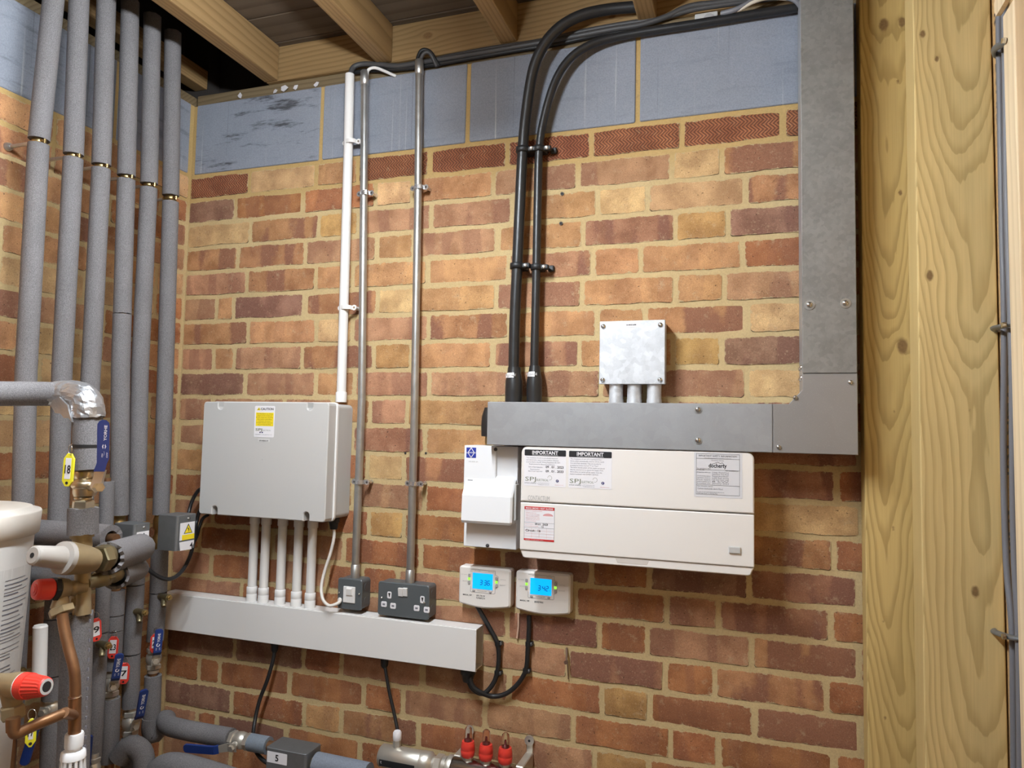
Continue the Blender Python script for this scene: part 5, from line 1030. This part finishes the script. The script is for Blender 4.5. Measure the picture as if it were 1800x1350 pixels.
# lever valve under the sleeve
vb = A(148, 862); mb = MB()
for y0, y1, r0, hexa in ((826, 842, 20, 0), (842, 872, 22, 0), (872, 879, 17, 0), (879, 896, 21, 1), (846, 858, 25, 0)):
    p0, p1 = A(150 if y0 < 870 else 147, y0), A(149 if y0 < 870 else 146, y1)
    if hexa: mb.hexn(p0, p1, K * r0)
    else: mb.lathe(p0, p1, [(0, K * r0 * .9), (.2, K * r0), (.8, K * r0), (1, K * r0 * .9)], 18)
st = A(160, 856); sd = Vector((.62, -.78, -.05)).normalized(); mb.cyl(st, A(172, 857, AD + .035), K * 9, None, 12); mb.hexn(A(170, 857, AD + .033), A(176, 857, AD + .046), K * 9.5)
mb.build('ball_valve', plain('worn_nickel', (.50, .42, .30), .3, .95, nz=(50, .25)), t); bv = bpy.data.objects[-1] if False else t.children[-1]
mb = MB(); LDp = AD + .045
def fl(pts, m, d, th=.0022):
    f0 = [at(x, y, d) for x, y in pts]; f1 = [at(x, y, d) + V(0, -th * 2, 0) for x, y in pts]; k = len(pts)
    mb.add(f0 + f1, [tuple(range(k)), tuple(range(2 * k - 1, k - 1, -1))] + [(i, k + i, k + (i + 1) % k, (i + 1) % k) for i in range(k)], m)
fl([(158, 856), (164, 838), (166, 828), (184, 826), (179, 845), (176, 862), (166, 866)], 1, LDp - .006)
mb.prism([(164, 829), (170, 814), (171, 746), (174, 741), (180, 738), (187, 738.5), (192, 743), (193, 752), (192, 806), (188, 815), (184, 829)], lambda u, w, h: at(u, w, h), LDp - .008, LDp + .002, 0, 0)
qx = at(181, 800, LDp + .0024)
def tx(s_, x, y, h, w=None):
    mb.text(s_, at(x, y, LDp + .0026), h * K * 1.1, Z1, Vector((-1, 0, 0)), 2, 'l', w * KV_ if w else None, True)
tx('YORHE', 187, 775, 6.5, 26); tx('ON', 180.5, 804, 3.2, 6); tx('OFF', 189, 805, 3.2, 9)
c = at(183, 785, LDp + .0026)
for k in range(6):
    if k in (1, 4): continue
    a0, a1 = k * math.pi / 3, (k + 1) * math.pi / 3; f = lambda a, r: c + Vector((math.cos(a), 0, math.sin(a))) * r * K
    mb.add([f(a0, 5.4), f(a1, 5.4), f(a1, 2.6), f(a0, 2.6)], [(0, 1, 2, 3)], 2)
for k in range(6):
    a0, a1 = math.radians(-40 + 80 * k / 6), math.radians(-40 + 80 * (k + 1) / 6); f = lambda a, r: at(179, 797, LDp + .0026) + Vector((math.cos(a), 0, -math.sin(a))) * r * K
    mb.add([f(a0, 6.5), f(a1, 6.5), f(a1, 5.9), f(a0, 5.9)], [(0, 1, 2, 3)], 2)
mb.build('lever_handle', [BLUE, CHROME, PAPER], bv)
mb = MB(); mb.hollow(A(146.5, 893), A(145.5, 939), K * 28.5, K * 17, 26, 0, None, .0012, 4); mb.build('foam_collar', FOAM, t)
# brass column: union, mixing valve, cross, lower nut
mb = MB()
mb.lathe(A(144, 936), A(145, 962), [(0, K * 22), (.35, K * 22), (.4, K * 18), (1, K * 18)], 20); mb.lathe(A(145, 958), A(146, 1080), [(0, K * 17), (.2, K * 15), (.7, K * 14.5), (1, K * 15)], 20)
mb.hexn(A(140, 1048), A(139, 1063), K * 19); mb.lathe(A(139, 1038), A(139, 1050), [(0, K * 14), (1, K * 17)], 16); mb.lathe(A(139, 1062), A(138.5, 1085), [(0, K * 13), (1, K * 12.5)], 14, 0)
mb.build('brass_column', CERAM, t)
mb = MB(); p0, p1 = A(152, 984, AD + .01), A(116, 981, AD + .05)
mb.lathe(p0 - (p1 - p0) * .35, p1, [(0, KV_ * 20), (.3, KV_ * 24), (.85, KV_ * 27.5), (1, KV_ * 27.5)], 24); o = mb.build('mixing_valve', CERAM, t)
mb = MB(); ax = (p1 - p0).normalized(); q = p1; e = ax * KV_
mb.lathe(q, q + e * 62, [(0, KV_ * 27.5), (.14, KV_ * 27), (.17, KV_ * 19), (.9, KV_ * 16), (.97, KV_ * 15), (1, KV_ * 12.5)], 28, sharp=True); mb.cyl(q + e * 62, q + e * 62.6, KV_ * 4.2, None, 12, 1)
for k in range(12):
    a = 2 * math.pi * k / 12
mb.build('temperature_cap', [KNOBW, HOLE], o)
# right-hand unions with their split foam
mb = MB(); u0, u1 = A(158, 985), A(196, 978, AD - .05)
mb.lathe(A(150, 982), u1, [(0, KV_ * 15), (.5, KV_ * 16), (.55, KV_ * 20), (.62, KV_ * 22), (.9, KV_ * 22), (1, KV_ * 18)], 18); mb.hexn(A(173, 983, AD - .02), A(188, 980, AD - .038), KV_ * 24); mb.build('union', BRASSD, t)
mb = MB(); mb.hollow(A(188, 982, AD - .04), at(246, 963, .52), KV_ * 29, KV_ * 22, 26, 0, None, .004, 8); mb.build('foam_sleeve', FOAM, t)
mb = MB(); v0, v1 = A(148, 1026), A(208, 1008, AD - .09); mb.lathe(v0, v1, [(0, KV_ * 12), (.35, KV_ * 12), (.38, KV_ * 15), (.62, KV_ * 15), (.65, KV_ * 12), (.8, KV_ * 12), (.84, KV_ * 15), (1, KV_ * 13)], 18); mb.hexn(A(180, 1016, AD - .045), A(189, 1013, AD - .06), KV_ * 16.5); mb.build('union', BRASSD, t)
mb = MB(); w0, w1 = A(203, 1013, AD - .085), at(240, 1000, .50); mb.hollow(w0, w1, KV_ * 24, KV_ * 19, 26, 0, None, .004, 9); mb.build('foam_sleeve', FOAM, t)
# first relief valve with red cap
mb = MB(); r0, r1 = A(150, 1033), A(101, 1035, AD + .045); mb.lathe(r0, r1, [(0, KV_ * 10), (.35, KV_ * 10), (.38, KV_ * 13), (.55, KV_ * 13), (.58, KV_ * 11), (.66, KV_ * 16), (1, KV_ * 19)], 20); a0, a1 = A(108, 1040, AD + .04), A(106, 1067, AD + .04)
mb.lathe(a0, a1, [(0, KV_ * 9), (1, KV_ * 15)], 16); mb.hexn(a1, A(110, 1080, AD + .04), KV_ * 20); o = mb.build('relief_valve', CERAM, t)
ax = (r1 - r0).normalized() * KV_
mb = MB(); mb.hexn(r1, r1 + ax * 9, KV_ * 20); mb.build('hex_collar', BLACKM, o)
mb = MB(); mb.lathe(r1 + ax * 9, r1 + ax * 36, [(0, KV_ * 16), (.08, KV_ * 17.5), (.85, KV_ * 17), (.95, KV_ * 15.5), (1, KV_ * 13)], 28, sharp=True); mb.lathe(r1 + ax * 36, r1 + ax * 37.5, [(0, KV_ * 10), (1, KV_ * 9)], 20); mb.lathe(r1 + ax * 37.4, r1 + ax * 38.5, [(0, KV_ * 6), (1, KV_ * 5.5)], 16); mb.build('red_cap', RED, o)
# lower sleeve
mb = MB(); mb.hollow(at(136, 1078, .735), at(127, 1400, .735), K * 29, K * 14, 26, 0, None, .0045, 21)
bl = Vector((.55, -.83, 0))
o = mb.build('foam_sleeve', FOAM, t); mb = MB()
for k in range(15):
    y = 1090 + 17 * k; q = at(158.5 - (y - 1090) * .040, y, .762); mb.box(q.x - .0010, q.x + .0012, -q.y - .001, -q.y + .0016, q.z - .0040, q.z + .0012)
mb.build('slit_marks', INKG, t)
# copper discharge pipe, tee, tundish
t = thing('discharge_pipe', 'bent copper discharge pipe with tee below the red-capped relief valve', 'pipe', at(130, 1300, .79)); DP = .785
mb = MB(); mb.tube(smooth([at(109, 1078, DP), at(113, 1105, DP), at(121, 1140, DP), at(129, 1170, DP), at(132, 1195, DP), at(132, 1228, DP)], 5), K * 10, 16); mb.build('copper_pipe', COPPER, t)
mb = MB(); mb.lathe(at(131.5, 1223, DP), at(131, 1300, DP), [(0, K * 11.5), (.1, K * 11), (1, K * 11)], 18); mb.lathe(at(131, 1258, DP), at(112, 1253, DP + .04), [(0, K * 10), (1, K * 9)], 14); mb.build('copper_tee', COPPER, t)
mb = MB(); mb.lathe(at(131.8, 1225.5, DP), at(131.8, 1223, DP), [(0, K * 11.6), (1, K * 10.6)], 18); mb.build('solder_ring', plain('solder', (.62, .56, .48), .3, 1.0), t)
mb = MB(); mb.tube(smooth([at(118, 1252, DP + .03), at(90, 1263, DP + .055), at(50, 1280, DP + .085), at(31, 1289, DP + .10), at(24, 1286, DP + .105), at(23, 1272, DP + .105)], 5), K * 9.8, 16); mb.lathe(at(23, 1285, DP + .105), at(23, 1262, DP + .105), [(0, K * 11), (1, K * 11.5)], 16); mb.build('copper_branch', COPPER, t)
t = thing('tundish', 'white plastic slotted tundish under the copper tee', 'tundish', at(128, 1400, DP))
mb = MB(); q = lambda y: at(131 - (y - 1290) * .06, y, DP); mb.lathe(q(1288), q(1312), [(0, K * 15), (.15, K * 16.5), (1, K * 16)], 22); mb.lathe(q(1312), q(1318), [(0, K * 12), (1, K * 12)], 18)
mb.lathe(q(1318), q(1332), [(0, K * 17), (.2, K * 21), (1, K * 22)], 24); mb.lathe(q(1400), q(1430), [(0, K * 27), (1, K * 14)], 24)
for k in range(14):
    a = 2 * math.pi * k / 14; c0, c1 = q(1331), q(1401); dv = Vector((math.cos(a), math.sin(a), 0)); e = Vector((-math.sin(a), math.cos(a), 0)) * K * 2.4
    p0, p1 = c0 + dv * K * 21, c1 + dv * K * 26; i0, i1 = c0 + dv * K * 18, c1 + dv * K * 23
    mb.add([p0 - e, p0 + e, p1 + e, p1 - e, i0 - e, i0 + e, i1 + e, i1 - e], [(0, 1, 2, 3), (7, 6, 5, 4), (0, 3, 7, 4), (1, 5, 6, 2)])
mb.lathe(q(1356), q(1361), [(0, K * 23.3), (1, K * 23.6)], 24); mb.build('tundish_cage', PURE, t)
# second relief valve, nearest the camera
t = thing('relief_valve', 'brass relief valve with a ribbed red knob facing right, lower left', 'relief valve', at(20, 1262, .86)); VD = .875
v = at(22, 1205, VD); KV = depth_of(at(60, 1205, VD)) / FPX; ax = (at(98, 1206, VD - .005) - at(40, 1204, VD)).normalized() * KV
mb = MB(); mb.lathe(v - ax * 70, v + ax * 22, [(0, KV * 20), (.5, KV * 20), (.7, KV * 21), (.78, KV * 22.5), (1, KV * 23.5)], 24); mb.lathe(v - Z1 * KV * 5, at(22, 1240, VD), [(0, KV * 20), (1, KV * 15)], 18); mb.hexn(at(22, 1240, VD), at(23, 1264, VD), KV * 20); mb.build('valve_body', CERAM, t)
mb = MB(); c = v + ax * 22; n = 40; rows = []
side = ax.normalized(); uu, ww = mb.frame(side)
for tt, rad, rib in ((0, 22.5, 0), (2, 22.5, 0), (2.1, 23, 0), (17, 22.3, 0), (17.3, 21.2, 1), (45, 17.5, 1), (51, 15.5, 0), (53, 13.5, 0), (53.2, 9, 0)):
    rows.append([c + ax * tt + (uu * math.cos(2 * math.pi * k / n) + ww * math.sin(2 * math.pi * k / n)) * KV * (rad - (1.0 if rib and k % 2 else 0)) for k in range(n)])
for i in range(len(rows) - 1): mb.add(rows[i] + rows[i + 1], [(k, (k + 1) % n, n + (k + 1) % n, n + k) for k in range(n)], 1 if i == 0 else (2 if i == 7 else 0))
mb.cyl(c + ax * 50, c + ax * 53.3, KV * 9, KV * 8, 20, 3); mb.build('red_knob', [RED, PAPER, GREYP, HOLE], t)
FT = Vector((.35, -.94, 0))
key_tag('yellow key tag marked 18 hanging beside the foam-lagged valve', at(123, 797, AD + .046), Z1 + Vector((.04, 0, 0)), Vector((.25, -.97, 0)), YEL, '18', KV_ * 56, K * 22)
key_tag('yellow-green key tag partly hidden behind the copper branch, lower left', at(56, 1263, .80), Z1, Vector((.75, -.6, 0)), YEL, '17', KV_ * 46, K * 18)
for (a, b_, lab, rr_) in (((70, 936), (196, 946), 'lagged pipe crossing behind the brass mixing valve', 22.5), ((70, 1012), (160, 1018), 'lower lagged pipe crossing behind the brass relief valve', 17)):
    t = thing('lagged_pipe', lab, 'pipe', at(*b_, .50)); kk = depth_of(at(100, 950, .5)) / FPX; p0, p1 = at(*a, .50), at(*b_, .50); p0 = p0 + (p0 - p1) * .12; foam(t, [p0, p1], kk * rr_)
    mb = MB(); mb.cyl(p0, p1 + (p1 - p0) * .06, kk * 8, None, 12); mb.build('copper_pipe', COPPER, t)
mb = MB(); q0 = at(71, 1102, .56); q1 = at(69, 1200, .56); mb.lathe(q0, q1, [(0, .014), (1, .014)], 16); mb.lathe(q0, q0 + Z1 * .004, [(0, .0145), (1, .012)], 16); q1 = Vector((q1.x, q1.y, 0)); mb.lathe(q0 - Z1 * .3, q1, [(0, .014), (1, .014)], 16); tag(mb.build('waste_pipe', WHITE), 'short white plastic pipe standing beside the tub', 'pipe')
# white tub
TD, TR = .80, .150
zr = at(70, 916, TD).z
def right_px(xc):
    best = -1e9
    for k in range(40):
        a = 2 * math.pi * k / 40; v = Vector((xc + math.cos(a) * TR, -TD + math.sin(a) * TR, zr)) - CAM; c = ROT.transposed() @ v; best = max(best, 900 + FPX * c.x / -c.z)
    return best
lo, hi = -.5, 1.2
for _ in range(40):
    mid = (lo + hi) / 2
    if right_px(mid) > 74.5: hi = mid
    else: lo = mid
TX = max(lo, .165); TH = .54; tb = V(TX, TD, zr - TH)
t = thing('tub', 'big white plastic tub with a stepped lid and printed label, at the left edge', 'tub', tb)
mb = MB(); z = lambda h: tb + Z1 * h
mb.lathe(z(0), z(TH - .036), [(0, TR * .80), (.02, TR * .82), (.95, TR * .930), (1, TR * .935)], 48); mb.build('tub_body', TUBW, t)
mb = MB(); mb.lathe(z(TH - .042), z(TH + .010), [(0, TR * .96), (.05, TR * .985), (.80, TR), (.86, TR * .99), (.88, TR * .905), (.98, TR * .895), (1, TR * .87)], 48); mb.build('lid', plain('dusty_lid', (.72, .67, .60), .5, nz=(14, .1)), t)
mb = MB(); ca = math.atan2(-(CAM.y + TD) * 1, 1) if False else 0
toc = math.atan2(CAM.y - tb.y, CAM.x - tb.x)
def tubp(a, h, o=.0008):
    r_ = TR * (.82 + (.93 - .82) * (h / (TH - .036))) + o; return tb + Vector((math.cos(a) * r_, math.sin(a) * r_, h))
a0, a1 = toc + math.radians(18), toc + math.radians(82); n = 12; hh = (.20, .445); 
mb.add([tubp(a0 + (a1 - a0) * k / n, h) for h in hh for k in range(n + 1)], [(k, k + 1, n + 2 + k, n + 1 + k) for k in range(n)], 0)
rr = random.Random(2); h = .430
while h > .215:
    m_ = 2 if .2 < h < .24 and rr.random() < .5 else 1; bs = a0 + .06; L_ = rr.uniform(.12, .30)
    for s0, Lw in ((bs, L_), (bs + .36, rr.uniform(.2, .5))):
        if rr.random() < .12: continue
        k = 4; tk = rr.choice((.0011, .0016, .0022))
        mb.add([tubp(s0 + Lw * j / k, h + e, .0012) for e in (0, tk) for j in range(k + 1)], [(j, j + 1, k + 2 + j, k + 1 + j) for j in range(k)], m_)
    h -= rr.choice((.0052, .0064, .0085))
mb.build('printed_label', [plain('tub_label', (.62, .60, .57), .5), INKG, INKP], t)
mb = MB()
for i, ch in enumerate('CO'):
    a = toc + math.radians(4) ; p = tubp(a, .305 - .016 * i, .0012); mb.text(ch, p, .016, Vector((-math.sin(a), math.cos(a), 0)), Z1, 0, 'c', None, True)
mb.build('printed_letters', INK, t)
# stand carrying the tub, below the picture
t = thing('timber_stand', 'plain timber stand carrying the white tub, below the edge of the picture', 'stand', V(TX, TD, 0)); s0 = .13; ht = tb.z
mb = MB(); mb.rbox(TX - s0, TX + s0, TD - s0, TD + s0, ht - .022, ht, .003, 2); mb.build('top', RAFT, t)
for sx in (-1, 1):
    for sy in (-1, 1): mb = MB(); cx, cd = TX + sx * (s0 - .028), TD + sy * (s0 - .028); mb.rbox(cx - .02, cx + .02, cd - .02, cd + .02, 0, ht - .022, .003, 1); mb.build('leg', RAFT, t)

# ---------------------------------------------------------------- flow manifold at the bottom
MD = .085
t = thing('flow_manifold', 'nickel underfloor heating manifold with three red flow meters at the bottom', 'manifold', at(780, 1345, MD)); kk = (at(700, 1330, MD) - at(701, 1330, MD)).length
MZ = at(708, 1334, MD).z; xx = lambda px: at(px, 1335, MD).x; c = lambda px: V(xx(px), MD, MZ)
mb = MB(); mb.lathe(c(670), c(742), [(0, kk * 15), (.03, kk * 17), (.97, kk * 17), (1, kk * 16)], 24); mb.lathe(c(742), c(762), [(0, kk * 17.5), (.7, kk * 18), (1, kk * 12)], 24); mb.build('pump_body', CHROME, t)
mb = MB(); mb.box(xx(676), xx(737), MD + kk * 16, MD + kk * 17.5, MZ - kk * 8, MZ + kk * 1.5); mb.text('t', V(xx(678), MD + kk * 17.8, MZ - kk * 4), kk * 5, m=1); mb.build('dial_window', [BLACK, PAPER], t)
mb = MB(); p = V(xx(697), MD, MZ + kk * 16); mb.hexn(p, p + Z1 * kk * 12, kk * 6.5); o = mb.build('air_vent', CHROME, t)
mb = MB(); p = p + Z1 * kk * 11; mb.lathe(p, p + Z1 * kk * 14, [(0, kk * 6), (.1, kk * 6.8), (.8, kk * 6.8), (1, kk * 5)], 14); mb.build('white_cap', PAPER, o)
mb = MB(); mb.lathe(c(761), c(800), [(0, kk * 12), (.2, kk * 12), (1, kk * 14)], 20); mb.hexn(c(766), c(779), kk * 17); mb.lathe(c(780), c(786), [(0, kk * 15.5), (1, kk * 15.5)], 20); mb.lathe(c(789), c(797), [(0, kk * 18.5), (.5, kk * 19), (1, kk * 18)], 24); mb.build('union_nut', CHROME, t)
mb = MB(); mb.lathe(c(797), c(960), [(0, kk * 17), (.02, kk * 18.5), (1, kk * 18.5)], 24); mb.build('manifold_bar', plain('dark_nickel', (.34, .32, .30), .22, 1.0), t)
for px in (803, 913):
    mb = MB(); p = V(xx(px), .004, MZ + kk * 38); mb.cyl(p, p + OUT * .006, kk * 7.5, None, 16); mb.lathe(p + OUT * .006, p + OUT * .0062, [(0, kk * 2), (1, kk * 2)], 8, 1); mb.rbox(p.x - kk * 5, p.x + kk * 5, .001, .0045, MZ - kk * 10, MZ + kk * 34, .001, 1); mb.rbox(p.x - kk * 6, p.x + kk * 6, .003, MD, MZ - kk * 2, MZ + kk * 20, .002, 1); mb.build('wall_bracket', [CHROME, HOLE], t)
for px in (822, 854, 888):
    p = V(xx(px), MD, MZ + kk * 15); mb = MB(); mb.hexn(p, p + Z1 * kk * 8, kk * 8.5); o = mb.build('flow_meter', CHROME, t)
    mb = MB(); p = p + Z1 * kk * 6; mb.lathe(p, p + Z1 * kk * 23, [(0, kk * 8), (.12, kk * 10.5), (.45, kk * 11), (.5, kk * 10.2), (.55, kk * 11), (.85, kk * 10), (1, kk * 9)], 18); mb.build('red_collar', RED, o)
    mb = MB(); q = p + Z1 * kk * 20; mb.lathe(q, q + Z1 * kk * 24, [(0, kk * 6.5), (.6, kk * 6), (.9, kk * 5.2), (1, kk * 3)], 16); mb.build('sight_glass', CLEAR, o)
    mb = MB(); mb.lathe(q + Z1 * kk * 1, q + Z1 * kk * 14, [(0, kk * 5.2), (.4, kk * 4.8), (.45, kk * 2), (1, kk * 1.5)], 10); mb.build('float', plain('dark_red_float', (.16, .02, .02), .4), o)
mb = MB(); p = V(xx(931), MD + .02, MZ + kk * 13); mb.lathe(p, p + Z1 * kk * 9, [(0, kk * 5), (.8, kk * 7), (1, kk * 6)], 14); mb.build('valve_cap', PAPER, t)
for o in list(bpy.data.objects):
    if o.type == 'MESH' and not o.users_collection: bpy.data.objects.remove(o)
# housing of the batten lamp on the joists
t = thing('batten_lamp', 'plain white ceiling batten lamp under the joists, above the picture', 'lamp', V(LAMP_X, (LAMP_D0 + LAMP_D1) / 2, 2.56)); mb = MB(); mb.rbox(LAMP_X - .035, LAMP_X + .035, LAMP_D0 - .03, LAMP_D1 + .03, LAMP_Z + .006, 2.46, .006, 2); mb.build('lamp_housing', WHITE, t)
for dd in (LAMP_D0 + .1, LAMP_D1 - .1): mb = MB(); mb.cyl(V(LAMP_X + .04, dd, 2.46), V(LAMP_X + .04, dd, 2.56), .005, None, 8); mb.rbox(LAMP_X, LAMP_X + .045, dd - .01, dd + .01, 2.456, 2.462, .001, 1); mb.build('hanger', GALVC, t)
mb = MB(); mb.cyl(V(LAMP_X, LAMP_D0, LAMP_Z - .022), V(LAMP_X, LAMP_D1, LAMP_Z - .022), .026, None, 16); mb.build('diffuser', plain('lamp_diffuser', (.8, .8, .8), .5, emit=((.89, .965, 1.03), LAMP_GLOW)), t)
